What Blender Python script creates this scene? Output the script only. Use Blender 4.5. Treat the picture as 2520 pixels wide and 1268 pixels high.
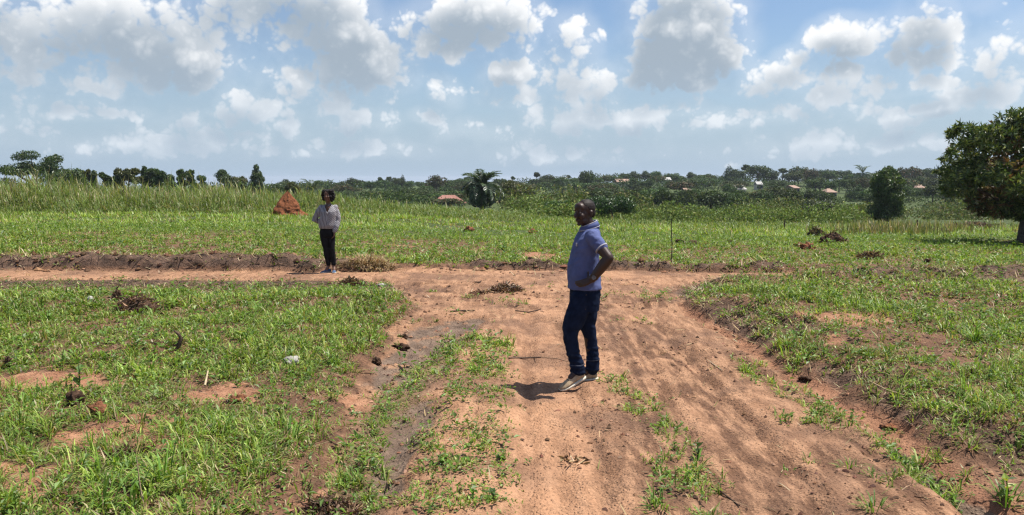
import bpy, bmesh, math, random
import numpy as np
from mathutils import Vector, Matrix, Quaternion, Euler

random.seed(7)
rng = np.random.default_rng(11)
for _o in list(bpy.data.objects):
    bpy.data.objects.remove(_o, do_unlink=True)
SC = bpy.context.scene
COL = SC.collection
R = math.radians

# ------------------------------------------------------------------ camera
CAM_H = 1.94
FPX = 1978.0            # focal length in pixels of the 2520 px wide photograph
PITCH = math.atan(194.0 / FPX)
cam = bpy.data.cameras.new('camera')
cam.sensor_width = 36.0
cam.lens = FPX / 2520.0 * 36.0
cam.clip_start = 0.05
cam.clip_end = 9000.0
camo = bpy.data.objects.new('camera', cam)
COL.objects.link(camo)
camo.location = (0, 0, CAM_H)
camo.rotation_euler = (math.pi / 2 - PITCH, 0, 0)
SC.camera = camo

# ------------------------------------------------------------------ colour management
SC.view_settings.view_transform = 'Standard'
SC.view_settings.look = 'None'
SC.view_settings.exposure = 0.70
SC.view_settings.gamma = 1.0
SC.view_settings.use_curve_mapping = False
SC.render.engine = 'CYCLES'
SC.cycles.use_denoising = True
SC.cycles.denoiser = 'OPENIMAGEDENOISE'
SC.cycles.denoising_input_passes = 'RGB_ALBEDO_NORMAL'
SC.cycles.denoising_prefilter = 'NONE'
SC.cycles.max_bounces = 6
SC.cycles.diffuse_bounces = 3
SC.cycles.transmission_bounces = 3
SC.cycles.transparent_max_bounces = 4
SC.cycles.volume_bounces = 0
SC.cycles.sample_clamp_indirect = 1.5
SC.cycles.sample_clamp_direct = 0.9
SC.render.film_transparent = False
SC.cycles.pixel_filter_type = 'BLACKMAN_HARRIS'
SC.cycles.filter_width = 1.3

# ------------------------------------------------------------------ sun
SUN_DIR = Vector((0.40, 0.12, 0.94)).normalized()      # towards the sun
SUN_EL = math.asin(SUN_DIR.z)
sun = bpy.data.lights.new('sun', 'SUN')
sun.energy = 5.0
sun.angle = R(0.53)
sun.color = (1.0, 0.955, 0.88)
suno = bpy.data.objects.new('sun', sun)
COL.objects.link(suno)
suno.rotation_euler = SUN_DIR.to_track_quat('Z', 'Y').to_euler()

# ------------------------------------------------------------------ world: sky with cumulus
def px_dir(u, v):
    a = (u - 1260.0) / FPX
    b = (634.0 - v) / FPX
    cp, sp = math.cos(PITCH), math.sin(PITCH)
    return Vector((a, cp + b * sp, -sp + b * cp)).normalized()

W = bpy.data.worlds.new('World')
SC.world = W
W.use_nodes = True
nt = W.node_tree
nt.nodes.clear()

class G:
    """tiny expression helper for shader nodes"""
    def __init__(s, nt): s.nt = nt
    def new(s, t): return s.nt.nodes.new(t)
    def put(s, sock, v):
        if isinstance(v, bpy.types.NodeSocket): s.nt.links.new(v, sock)
        else: sock.default_value = v
    def m(s, op, a, b=None, c=None, clamp=False):
        n = s.new('ShaderNodeMath'); n.operation = op; n.use_clamp = clamp
        s.put(n.inputs[0], a)
        if b is not None: s.put(n.inputs[1], b)
        if c is not None: s.put(n.inputs[2], c)
        return n.outputs[0]
    def vm(s, op, a, b=None, c=None):
        n = s.new('ShaderNodeVectorMath'); n.operation = op
        s.put(n.inputs[0], a)
        if b is not None:
            if op == 'SCALE': s.put(n.inputs['Scale'], b)
            else: s.put(n.inputs[1], b)
        if c is not None: s.put(n.inputs[2], c)
        return n.outputs['Value'] if op in ('LENGTH', 'DOT_PRODUCT', 'DISTANCE') else n.outputs[0]
    def noise(s, vec, scale, detail=6, rough=0.55, lac=2.0, dist=0.0, out='Fac'):
        n = s.new('ShaderNodeTexNoise')
        s.put(n.inputs['Vector'], vec)
        s.put(n.inputs['Scale'], scale); s.put(n.inputs['Detail'], detail)
        s.put(n.inputs['Roughness'], rough); s.put(n.inputs['Lacunarity'], lac)
        s.put(n.inputs['Distortion'], dist)
        return n.outputs[out]
    def sstep(s, x, a, b, lo=0.0, hi=1.0):
        n = s.new('ShaderNodeMapRange'); n.interpolation_type = 'SMOOTHSTEP'
        s.put(n.inputs['Value'], x)
        n.inputs['From Min'].default_value = a; n.inputs['From Max'].default_value = b
        n.inputs['To Min'].default_value = lo; n.inputs['To Max'].default_value = hi
        return n.outputs['Result']
    def mix(s, f, a, b, blend='MIX'):
        n = s.new('ShaderNodeMix'); n.data_type = 'RGBA'; n.blend_type = blend
        s.put(n.inputs[0], f); s.put(n.inputs[6], a); s.put(n.inputs[7], b)
        return n.outputs[2]
    def sep(s, v):
        n = s.new('ShaderNodeSeparateXYZ'); s.put(n.inputs[0], v); return n.outputs
    def comb(s, x, y, z):
        n = s.new('ShaderNodeCombineXYZ')
        for i, q in enumerate((x, y, z)): s.put(n.inputs[i], q)
        return n.outputs[0]

g = G(nt)
tc = g.new('ShaderNodeTexCoord')
DIRV = tc.outputs['Generated']
sky = g.new('ShaderNodeTexSky')
sky.sky_type = 'NISHITA'
sky.sun_disc = False
sky.sun_elevation = SUN_EL
sky.sun_rotation = math.atan2(SUN_DIR.x, SUN_DIR.y)
sky.altitude = 1100
sky.air_density = 1.15
sky.dust_density = 3.0
sky.ozone_density = 1.6
SKY_S = 0.075

# cumulus (centre and radii measured as angles; px of the photo / FPX)
CLOUDS = [
    (180, 70, 300, 90, 1.0), (400, 140, 130, 75, .9), (300, 185, 200, 40, .6), (60, 150, 160, 70, .55),
    (240, 222, 92, 28, .75), (190, 276, 130, 26, .7), (60, 320, 90, 36, .5),
    (690, 40, 200, 80, .9), (800, 110, 170, 80, .9), (890, 160, 130, 62, 1.0), (760, 195, 130, 38, .7), (740, 235, 150, 26, .45),
    (596, 262, 66, 46, .85), (470, 300, 60, 44, .6), (705, 312, 30, 46, .7), (600, 325, 120, 24, .5),
    (800, 272, 50, 34, .7), (870, 305, 90, 40, .65),
    (1180, 55, 165, 75, 1.05), (1120, 120, 110, 30, .6), (1280, 105, 60, 30, .6),
    (1090, 225, 32, 42, .6), (1048, 288, 42, 20, .6), (1140, 320, 90, 28, .5),
    (1420, 100, 62, 64, .8), (1390, 180, 80, 70, .9), (1270, 185, 74, 48, .85), (1280, 238, 90, 28, .65), (1490, 205, 52, 48, .75),
    (1700, 80, 128, 92, 1.1), (1650, 175, 118, 54, 1.0), (1780, 130, 58, 70, .8), (1700, 0, 120, 60, .8),
    (1400, 285, 110, 40, .7), (1540, 300, 110, 38, .75), (1700, 275, 50, 26, .6), (1640, 320, 150, 24, .5), (1310, 350, 36, 26, .5),
    (1905, 190, 92, 50, .95), (1960, 150, 60, 40, .8), (2090, 105, 92, 50, 1.0), (2215, 110, 60, 70, .85), (2300, 70, 48, 84, .9), (2120, 180, 100, 50, .6), (2050, 245, 84, 34, .65),
    (1850, 285, 120, 24, .7), (1740, 305, 60, 22, .55), (2240, 275, 110, 24, .65), (2290, 205, 46, 18, .5), (2360, 250, 60, 24, .5),
    (2490, 170, 70, 50, .6), (2470, 245, 80, 34, .6), (2420, 10, 60, 24, .3),
    (350, 360, 260, 22, .32), (900, 370, 260, 20, .32), (1500, 372, 260, 20, .3), (2100, 345, 240, 22, .32),
    (-190, 120, 200, 90, .8), (-170, 300, 150, 40, .6), (2700, 90, 180, 80, .8), (2680, 300, 120, 40, .6),
]
def cloud_field(vec, placed):
    sz = g.sep(vec)
    gen = g.m('MULTIPLY_ADD', g.noise(g.comb(sz[0], sz[1], g.m('MULTIPLY', sz[2], 1.6)), 3.6, 4, .55), 6.0, -3.9)
    if placed:
        warp = g.noise(vec, 9.0, 3, .5, out='Color')
        w2 = g.vm('SCALE', g.vm('SUBTRACT', warp, (.5, .5, .5)), 0.045)
        s = g.sep(g.vm('ADD', vec, w2))
        p = g.comb(g.m('ARCTAN2', s[0], s[1]), g.m('ARCSINE', s[2]), 0.0)
        acc = None
        for (u, v, rx, ry, st) in CLOUDS:
            d = px_dir(u, v)
            c = (math.atan2(d.x, d.y), math.asin(d.z), 0.0)
            k = (FPX / (rx * 1.16), FPX / (ry * 1.16), 0.0)
            t = g.vm('MULTIPLY_ADD', p, k, tuple(-c[i] * k[i] for i in range(3)))
            e = g.m('MULTIPLY_ADD', g.vm('DOT_PRODUCT', t, t), -st, st)               # st*(1-r2)
            acc = e if acc is None else g.m('SMOOTH_MAX', acc, e, 0.25)
        # beyond the part of the sky in view the same kind of scattered cumulus goes on
        az0 = g.m('ABSOLUTE', g.m('ARCTAN2', sz[0], sz[1]))
        wgt = g.m('MAXIMUM', g.sstep(az0, .60, .85), g.sstep(sz[2], .23, .36))
        gen = g.m('MULTIPLY_ADD', g.m('SUBTRACT', gen, -2.5), wgt, -2.5)
        acc = g.m('MAXIMUM', acc, g.m('MINIMUM', gen, 0.9))
    else:
        acc = g.m('MINIMUM', gen, 0.9)
    acc = g.m('MAXIMUM', acc, -1.2)
    f2 = g.noise(vec, 8.0, 4, .55)
    return g.m('ADD', acc, g.m('MULTIPLY_ADD', f2, 2.6, -1.36))
def sky_colour(placed):
    D0 = cloud_field(DIRV, placed)
    D1 = cloud_field(g.vm('ADD', DIRV, (0.012, 0.0, 0.022)), placed)
    f1 = g.noise(DIRV, 30.0, 7 if placed else 3, .55, 2.1)
    wv = g.vm('ADD', DIRV, g.vm('SCALE', g.noise(DIRV, 40.0, 2, .5, out='Color'), 0.016))
    vo = g.new('ShaderNodeTexVoronoi'); vo.feature = 'F1'; g.put(vo.inputs['Vector'], wv)
    vo.inputs['Scale'].default_value = 34.0; vo.inputs['Detail'].default_value = 2.0 if placed else 0.0
    vo.inputs['Roughness'].default_value = .55; vo.inputs['Lacunarity'].default_value = 2.3
    puff = g.m('SUBTRACT', .42, vo.outputs['Distance'])
    fine = g.m('ADD', g.m('MULTIPLY_ADD', f1, 1.1, -.54), g.m('MULTIPLY', puff, 1.15))
    D = g.m('ADD', g.m('ADD', D0, fine), .62)
    alpha = g.m('MAXIMUM', g.sstep(D, -0.04, 0.66), g.sstep(D0, -.9, .3, 0, .22))
    emb = g.m('MULTIPLY_ADD', g.m('SUBTRACT', D0, D1), 0.50, 0.60)
    rim = g.sstep(D, 1.0, .2, 0, .22)
    thick = g.sstep(D0, -.1, 1.0)
    light = g.m('ADD', g.m('SUBTRACT', emb, g.m('MULTIPLY', thick, 0.30)), g.m('ADD', rim, g.m('MULTIPLY', fine, .36)), clamp=True)
    k = 1.0 / SKY_S
    c_dark = tuple(x * k for x in (0.24, 0.288, 0.34)) + (1,)
    c_lit = tuple(x * k for x in (0.645, 0.65, 0.655)) + (1,)
    c_haze = tuple(x * k for x in (0.278, 0.365, 0.468)) + (1,)
    ccol = g.mix(g.sstep(light, .05, .95), c_dark, c_lit)
    sz = g.sep(DIRV)
    low = g.sstep(sz[2], 0.015, 0.15)
    ccol = g.mix(g.m('MULTIPLY_ADD', low, -.42, .42), ccol, c_haze)
    alpha = g.m('MULTIPLY', alpha, g.m('MULTIPLY_ADD', low, .20, .78))
    tint = g.mix(1.0, sky.outputs[0], (0.88, 0.96, 1.06, 1), 'MULTIPLY')
    skyc = g.mix(g.sstep(sz[2], .19, -.02, .0, .86), tint, c_haze)
    return g.mix(alpha, skyc, ccol)
_s = g.sep(DIRV)
_az = g.m('ABSOLUTE', g.m('ARCTAN2', _s[0], _s[1]))
outside = g.m('MAXIMUM', g.m('GREATER_THAN', _az, .86), g.m('GREATER_THAN', _s[2], .37))
bgs = []
for placed in (True, False):
    bg = g.new('ShaderNodeBackground')
    g.put(bg.inputs['Color'], sky_colour(placed))
    bg.inputs['Strength'].default_value = SKY_S
    bgs.append(bg)
mxs = g.new('ShaderNodeMixShader')
g.put(mxs.inputs[0], outside)
nt.links.new(bgs[0].outputs[0], mxs.inputs[1]); nt.links.new(bgs[1].outputs[0], mxs.inputs[2])
wo = g.new('ShaderNodeOutputWorld')
nt.links.new(mxs.outputs[0], wo.inputs[0])
W.cycles.sampling_method = 'MANUAL'
W.cycles.sample_map_resolution = 512

# ------------------------------------------------------------------ small numpy toolkit
def _hash(ix, iy, seed):
    h = (ix.astype(np.int64) * 374761393 + iy.astype(np.int64) * 668265263 + seed * 974634623) & 0xffffffff
    h = ((h ^ (h >> 13)) * 1274126177) & 0xffffffff
    return ((h ^ (h >> 16)) & 0xffff) / 65535.0
def vnoise(x, y, seed=0):
    x = np.asarray(x, float); y = np.asarray(y, float)
    x0 = np.floor(x); y0 = np.floor(y)
    fx = x - x0; fy = y - y0
    fx = fx * fx * fx * (fx * (fx * 6 - 15) + 10); fy = fy * fy * fy * (fy * (fy * 6 - 15) + 10)
    a = _hash(x0, y0, seed); b = _hash(x0 + 1, y0, seed)
    c = _hash(x0, y0 + 1, seed); d = _hash(x0 + 1, y0 + 1, seed)
    return ((a + (b - a) * fx) * (1 - fy) + (c + (d - c) * fx) * fy) * 2 - 1
def fbm(x, y, octv=4, seed=0, gain=.5):
    t = 0; amp = 1.0; tot = 0
    x = np.asarray(x, float); y = np.asarray(y, float)
    for i in range(octv):
        t = t + amp * vnoise(x * 2 ** i + 17.3 * i, y * 2 ** i - 9.1 * i, seed + i * 31); tot += amp; amp *= gain
    return t / tot * 1.5
def sst(a, b, x):
    t = np.clip((np.asarray(x, float) - a) / (b - a), 0, 1)
    return t * t * (3 - 2 * t)
def lerp(a, b, t): return a + (b - a) * t

def build_mesh(name, V, tris=None, quads=None, col=None, smooth=False, mats=None, midx=None):
    me = bpy.data.meshes.new(name)
    V = np.asarray(V, np.float32).reshape(-1, 3)
    nt_ = 0 if tris is None else len(tris)
    nq = 0 if quads is None else len(quads)
    me.vertices.add(len(V)); me.vertices.foreach_set('co', V.ravel())
    loops = []
    if nt_: loops.append(np.asarray(tris, np.int32).ravel())
    if nq: loops.append(np.asarray(quads, np.int32).ravel())
    lv = np.concatenate(loops)
    me.loops.add(len(lv)); me.loops.foreach_set('vertex_index', lv)
    me.polygons.add(nt_ + nq)
    st = np.concatenate([np.arange(nt_) * 3, nt_ * 3 + np.arange(nq) * 4]).astype(np.int32)
    me.polygons.foreach_set('loop_start', st)
    me.polygons.foreach_set('use_smooth', np.full(nt_ + nq, smooth, bool))
    if midx is not None: me.polygons.foreach_set('material_index', np.asarray(midx, np.int32))
    if col is not None:
        at = me.attributes.new('col', 'FLOAT_COLOR', 'POINT')
        c = np.ones((len(V), 4), np.float32); c[:, :3] = col
        at.data.foreach_set('color', c.ravel())
    me.update(calc_edges=True)
    for m_ in (mats or []): me.materials.append(m_)
    return me
def link(name, me, parent=None, loc=None, rot=None, scale=None):
    o = bpy.data.objects.new(name, me); COL.objects.link(o)
    if parent is not None: o.parent = parent
    if loc is not None: o.location = loc
    if rot is not None: o.rotation_euler = rot
    if scale is not None: o.scale = (scale,) * 3 if not hasattr(scale, '__len__') else scale
    return o
def tag(o, label, cat=None, group=None, kind=None):
    if label: o['label'] = label
    if cat: o['category'] = cat
    if group: o['group'] = group
    if kind: o['kind'] = kind
    return o
def empty(name, loc=(0, 0, 0), rz=0.0):
    o = bpy.data.objects.new(name, None); COL.objects.link(o)
    o.location = loc; o.rotation_euler = (0, 0, rz); o.empty_display_size = .2
    return o

# ------------------------------------------------------------------ materials
def new_mat(name):
    m = bpy.data.materials.new(name); m.use_nodes = True
    t = m.node_tree; t.nodes.clear()
    return m, G(t)
def finish(m, gg, shader, disp=None):
    o = gg.new('ShaderNodeOutputMaterial')
    gg.nt.links.new(shader, o.inputs['Surface'])
    return m
def principled(gg, col, rough=.7, spec=.3, normal=None, metallic=0.0):
    p = gg.new('ShaderNodeBsdfPrincipled')
    gg.put(p.inputs['Base Color'], col); gg.put(p.inputs['Roughness'], rough)
    gg.put(p.inputs['Specular IOR Level'], spec); gg.put(p.inputs['Metallic'], metallic)
    if normal is not None: gg.put(p.inputs['Normal'], normal)
    return p
def bump(gg, h, strength=.5, dist=.01):
    b = gg.new('ShaderNodeBump'); gg.put(b.inputs['Strength'], strength); gg.put(b.inputs['Distance'], dist); gg.put(b.inputs['Height'], h)
    return b.outputs[0]
def mat_leaf(name, rough=.5, trans=.35, spec=.35, vary=0.0):
    m, gg = new_mat(name)
    a = gg.new('ShaderNodeAttribute'); a.attribute_name = 'col'
    c = a.outputs['Color']
    if vary > 0:
        oi = gg.new('ShaderNodeObjectInfo')
        hsv = gg.new('ShaderNodeHueSaturation')
        gg.put(hsv.inputs['Hue'], gg.m('MULTIPLY_ADD', oi.outputs['Random'], .05 * vary, .5 - .025 * vary))
        gg.put(hsv.inputs['Value'], gg.m('MULTIPLY_ADD', oi.outputs['Random'], .6 * vary, 1 - .3 * vary))
        gg.put(hsv.inputs['Color'], c); c = hsv.outputs[0]
    p = principled(gg, c, rough, spec)
    tr = gg.new('ShaderNodeBsdfTranslucent')
    tcol = gg.mix(1.0, c, (1.25, 1.25, .55, 1), 'MULTIPLY')
    gg.put(tr.inputs['Color'], tcol)
    mx = gg.new('ShaderNodeMixShader'); mx.inputs[0].default_value = trans
    gg.nt.links.new(p.outputs[0], mx.inputs[1]); gg.nt.links.new(tr.outputs[0], mx.inputs[2])
    return finish(m, gg, mx.outputs[0])
def mat_noise(name, c1, c2, scale=8, rough=.85, spec=.2, bstr=.5, bdist=.02, detail=6, coord='Object'):
    m, gg = new_mat(name)
    t = gg.new('ShaderNodeTexCoord')
    n = gg.noise(t.outputs[coord], scale, detail, .62)
    c = gg.mix(gg.sstep(n, .3, .7), tuple(c1) + (1,), tuple(c2) + (1,))
    n2 = gg.noise(t.outputs[coord], scale * 3.3, 5, .6)
    p = principled(gg, c, rough, spec, bump(gg, n2, bstr, bdist))
    return finish(m, gg, p.outputs[0])

M_GRASS = mat_leaf('grass_blades', .48, .33, .32)
M_LEAF = mat_leaf('tree_leaves', .40, .24, .5)
M_FAR = mat_leaf('far_leaves', .6, .2, .2, vary=1.0)
M_DRY = mat_leaf('dry_plant_matter', .8, .15, .15)
M_BARK = mat_noise('bark', (.045, .034, .026), (.11, .085, .065), 14)
M_CLOD = mat_noise('soil_lumps', (.12, .052, .028), (.27, .115, .06), 22, rough=.95, spec=.1, bstr=.8)
M_DARKCLOD = mat_noise('dark_soil_lumps', (.035, .022, .016), (.12, .07, .045), 26, rough=.95, spec=.1, bstr=.8)
M_STICK = mat_noise('dead_wood', (.035, .022, .016), (.13, .085, .06), 30, rough=.9)
M_STONE = mat_noise('pale_stone', (.24, .22, .19), (.40, .38, .34), 16, rough=.85)

# ------------------------------------------------------------------ places on the ground
def on_plane(u, v, z=0.05):
    d = px_dir(u, v); t = (z - CAM_H) / d.z
    return (d.x * t, d.y * t)
def poly(pts, z=0.05): return np.array([on_plane(u, v, z) for u, v in pts])
def sd_polyline(x, y, P, closed=False):
    d = np.full(np.shape(x), 1e9); tt = np.zeros(np.shape(x))
    n = len(P)
    for i in range(n if closed else n - 1):
        a = P[i]; b = P[(i + 1) % n]; ab = b - a
        l2 = max(ab @ ab, 1e-9)
        t = np.clip(((x - a[0]) * ab[0] + (y - a[1]) * ab[1]) / l2, 0, 1)
        dd = np.hypot(x - a[0] - t * ab[0], y - a[1] - t * ab[1])
        tt = np.where(dd < d, i + t, tt); d = np.minimum(d, dd)
    return d, tt
def sd_polygon(x, y, P):
    d, _ = sd_polyline(x, y, P, True)
    ins = np.zeros(np.shape(x), bool); n = len(P)
    for i in range(n):
        a = P[i]; b = P[(i + 1) % n]
        c = ((a[1] > y) != (b[1] > y))
        xs = (b[0] - a[0]) * (y - a[1]) / (b[1] - a[1] + 1e-12) + a[0]
        ins ^= c & (x < xs)
    return np.where(ins, -d, d)

TRACK = poly([(880, 688), (950, 703), (1000, 730), (1022, 776), (965, 818), (905, 890), (872, 960), (835, 1040), (800, 1110), (770, 1268)]
             , .02)
TRACK = np.vstack([TRACK, [[-1.9, 3.2], [-2.0, -6.0], [7.0, -6.0], [5.2, 3.2]],
                   poly([(2760, 1290), (2520, 1165), (2300, 1058), (2150, 985), (2000, 905), (1860, 836), (1730, 772), (1655, 722), (1740, 694), (1900, 680), (1500, 668), (900, 670)], .05)])
ROAD_FAR = poly([(-900, 662), (0, 667), (400, 668), (830, 671), (1200, 668), (1500, 668), (1850, 671), (2520, 676), (3400, 684)], .09)
ROAD_NEAR = poly([(-900, 684), (0, 690), (600, 690), (880, 692), (1300, 705), (1700, 697), (1850, 693), (2520, 698), (3400, 706)], .09)
ROAD = np.vstack([ROAD_FAR, ROAD_NEAR[::-1]])

def strip(pts, z=0.0): return poly(pts, z)
S_DITCH = strip([(1130, 838), (1045, 900), (985, 980), (925, 1080), (890, 1180), (860, 1300)])
S_WET1 = strip([(1150, 795), (1060, 830), (990, 880), (955, 935)])
S_WET2 = strip([(1045, 985), (990, 1080), (955, 1190)])
S_WET3 = strip([(2190, 1075), (2330, 1195), (2470, 1262)])
S_SAND = strip([(1190, 850), (1180, 950), (1150, 1060), (1120, 1290)])
S_RUT1 = strip([(1330, 740), (1330, 860), (1345, 960), (1375, 1060), (1400, 1300)])
S_WEED3 = strip([(1500, 930), (1590, 1000), (1650, 1060), (1665, 1150), (1690, 1290)])
S_RUT2 = strip([(1560, 750), (1700, 900), (1850, 1100), (1960, 1300)])
S_WEED4 = strip([(1830, 890), (1960, 970), (2140, 1060), (2320, 1190)])
S_RUT3 = strip([(1700, 760), (1900, 872), (2100, 990), (2250, 1080), (2470, 1290)])
S_DAMP = [(strip([(1480, 760), (1545, 880), (1590, 1000), (1640, 1130), (1660, 1290)]), .20), (strip([(1640, 860), (1760, 1000), (1860, 1130), (1930, 1290)]), .22),
          (strip([(1060, 742), (1200, 752), (1330, 762)]), .30), (strip([(1560, 742), (1720, 768), (1850, 800)]), .35), (strip([(930, 708), (1060, 728)]), .3), (strip([(2020, 1100), (2130, 1200), (2200, 1290)]), .16)]
GROOVES = [strip(q) for q in ([(1296, 1290), (1305, 1060), (1298, 900), (1310, 760)], [(1520, 1290), (1455, 1060), (1400, 900), (1372, 800)], [(1405, 1290), (1385, 1150), (1370, 1040)],
           [(1800, 1290), (1700, 1080), (1620, 930), (1550, 800)], [(2050, 1290), (1880, 1080), (1730, 920), (1620, 800)], [(2330, 1290), (2150, 1120), (1960, 975), (1800, 870)],
           [(985, 716), (1150, 735), (1300, 768)], [(1010, 700), (1200, 716), (1360, 738)], [(1500, 700), (1700, 690)])]
S_RUTA = strip([(900, 700), (1100, 722), (1250, 757), (1330, 790)])
S_RUTB = strip([(1480, 745), (1650, 765), (1850, 830)])
PATCH = [  # bare or worn spots: u, v, rx, ry px, strength, plane z
    (80, 945, 150, 48, 1.0, .1), (290, 1055, 130, 75, 1.0, .12), (60, 1185, 150, 75, 1.0, .1), (545, 970, 130, 34, .95, .12),
    (790, 1250, 120, 40, .8, .1), (130, 735, 70, 12, .6, .1), (880, 985, 60, 70, .6, .08), (640, 1160, 50, 26, .5, .1),
    (1330, 616, 85, 9, 1.1, .3), (1160, 603, 45, 4, .6, .3), (1590, 604, 75, 7, 1.1, .25), (200, 572, 90, 5, .6, .35), (60, 580, 70, 6, .6, .35),
    (1960, 600, 50, 3, .6, .2), (2125, 777, 150, 18, .75, .25), (680, 617, 120, 4, .7, .3), (2200, 604, 60, 3, .5, .1), (420, 770, 60, 16, .5, .1),
    (2340, 900, 90, 20, .5, .25), (2050, 830, 60, 12, .5, .22), (2420, 930, 60, 14, .6, .25), (330, 565, 60, 3, .5, .35), (560, 580, 80, 4, .5, .35), (430, 1085, 110, 40, .55, .1), (690, 1225, 150, 40, .6, .1), (180, 1120, 130, 30, .6, .1), (520, 1190, 90, 26, .45, .1), (350, 960, 80, 14, .4, .1), (730, 1010, 70, 24, .45, .1), (270, 700, 140, 7, .5, .1), (640, 712, 120, 7, .6, .1), (1000, 590, 80, 4, .5, .35),
]
def patches(x, y):
    m = np.zeros(np.shape(x)); nz = .55 * fbm(x * 1.9, y * 1.9, 3, 83) + .3 * fbm(x * 7, y * 7, 2, 84)
    for (u, v, rx, ry, s, z) in PATCH:
        c = on_plane(u, v, z); e = on_plane(u + rx, v, z); f = on_plane(u, v - ry, z); n_ = on_plane(u, v + ry, z)
        ax = e[0] - c[0]; ay = (f[1] - n_[1]) * .5; cy = (f[1] + n_[1]) * .5
        r = np.sqrt(((x - c[0]) / ax) ** 2 + ((y - cy) / ay) ** 2) + nz
        m = np.maximum(m, s * sst(1.15, .45, r))
    return m
PROF_Y = np.array([-8, 7.6, 15.5, 17.5, 27, 40, 61, 80, 105, 135, 200, 330, 430, 700, 1500, 5000.])
PROF_L = np.array([0, 0, .1, .12, .22, .34, .25, -.2, -1.2, -2.2, -3.4, -3.2, -3.2, -6, -14, -40.])
PROF_R = np.array([0, 0, .1, .08, -.1, -.45, -1.2, -2.0, -3.0, -3.4, -2.6, .3, .6, -6, -14, -40.])
def masks(x, y):
    """everything the ground knows about a spot"""
    x = np.asarray(x, float); y = np.asarray(y, float)
    n1 = fbm(x * 1.7, y * 1.7, 4, 3)
    n2 = fbm(x * 6, y * 6, 3, 5)
    sdt = sd_polygon(x, y, TRACK); sdr = sd_polygon(x, y, ROAD)
    sd = np.minimum(sdt, sdr)
    sde = sd + n1 * .14 + n2 * .04
    bare = sst(.10, -.14, sde)
    k = {}
    k['sd'] = sd; k['sde'] = sde; k['bare'] = bare; k['road'] = sst(.1, -.1, sdr)
    def near(P, w, wn=.35):
        d, t = sd_polyline(x, y, P); d = d * (1 + n1 * wn) + n2 * w * .18
        return sst(w, w * .35, d)
    k['ditch'] = near(S_DITCH, .30); k['wet'] = np.maximum.reduce([near(S_WET1, .42, .6), near(S_WET2, .22, .7), near(S_WET3, .24, .9)]) * np.clip(1 + .8 * n2, .3, 1)
    k['sand'] = near(S_SAND, .52); k['rut1'] = near(S_RUT1, .42, .15); k['weed3'] = near(S_WEED3, .26)
    k['rut2'] = near(S_RUT2, .34, .2); k['weed4'] = near(S_WEED4, .24); k['rut3'] = near(S_RUT3, .30, .25)
    k['damp'] = np.maximum.reduce([near(P_, w_, .7) for P_, w_ in S_DAMP])
    k['groove'] = np.maximum.reduce([sst(.10, .02, sd_polyline(x, y, P_)[0] + n2 * .015 + n1 * .02) for P_ in GROOVES])
    k['ruta'] = near(S_RUTA, .22, .2); k['rutb'] = near(S_RUTB, .25, .2)
    k['patch'] = patches(x, y) * (1 + .5 * n1 + .3 * n2)
    k['patch'] = np.clip(k['patch'], 0, 1)
    beyond = sst(15.4, 16.2, y)
    k['beyond'] = beyond
    rgt = sst(-1.0, 3.0, x)
    # raw banks: the cut beyond the road, the spoil on the right lawn's edge, scraped verges
    left = sst(-2.2, -5.0, x)
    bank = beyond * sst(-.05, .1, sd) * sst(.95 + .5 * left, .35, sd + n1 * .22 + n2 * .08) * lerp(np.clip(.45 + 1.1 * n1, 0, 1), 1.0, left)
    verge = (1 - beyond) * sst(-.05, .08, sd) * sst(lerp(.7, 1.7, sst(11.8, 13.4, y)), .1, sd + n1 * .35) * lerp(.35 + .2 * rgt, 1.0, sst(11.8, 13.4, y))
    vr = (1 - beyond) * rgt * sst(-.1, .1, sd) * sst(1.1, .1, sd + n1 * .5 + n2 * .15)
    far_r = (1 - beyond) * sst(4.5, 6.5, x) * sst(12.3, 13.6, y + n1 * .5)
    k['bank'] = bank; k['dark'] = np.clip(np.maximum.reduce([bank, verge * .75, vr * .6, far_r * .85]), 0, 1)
    k['n1'] = n1; k['n2'] = n2; k['rgt'] = rgt; k['left'] = left
    return k
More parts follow.
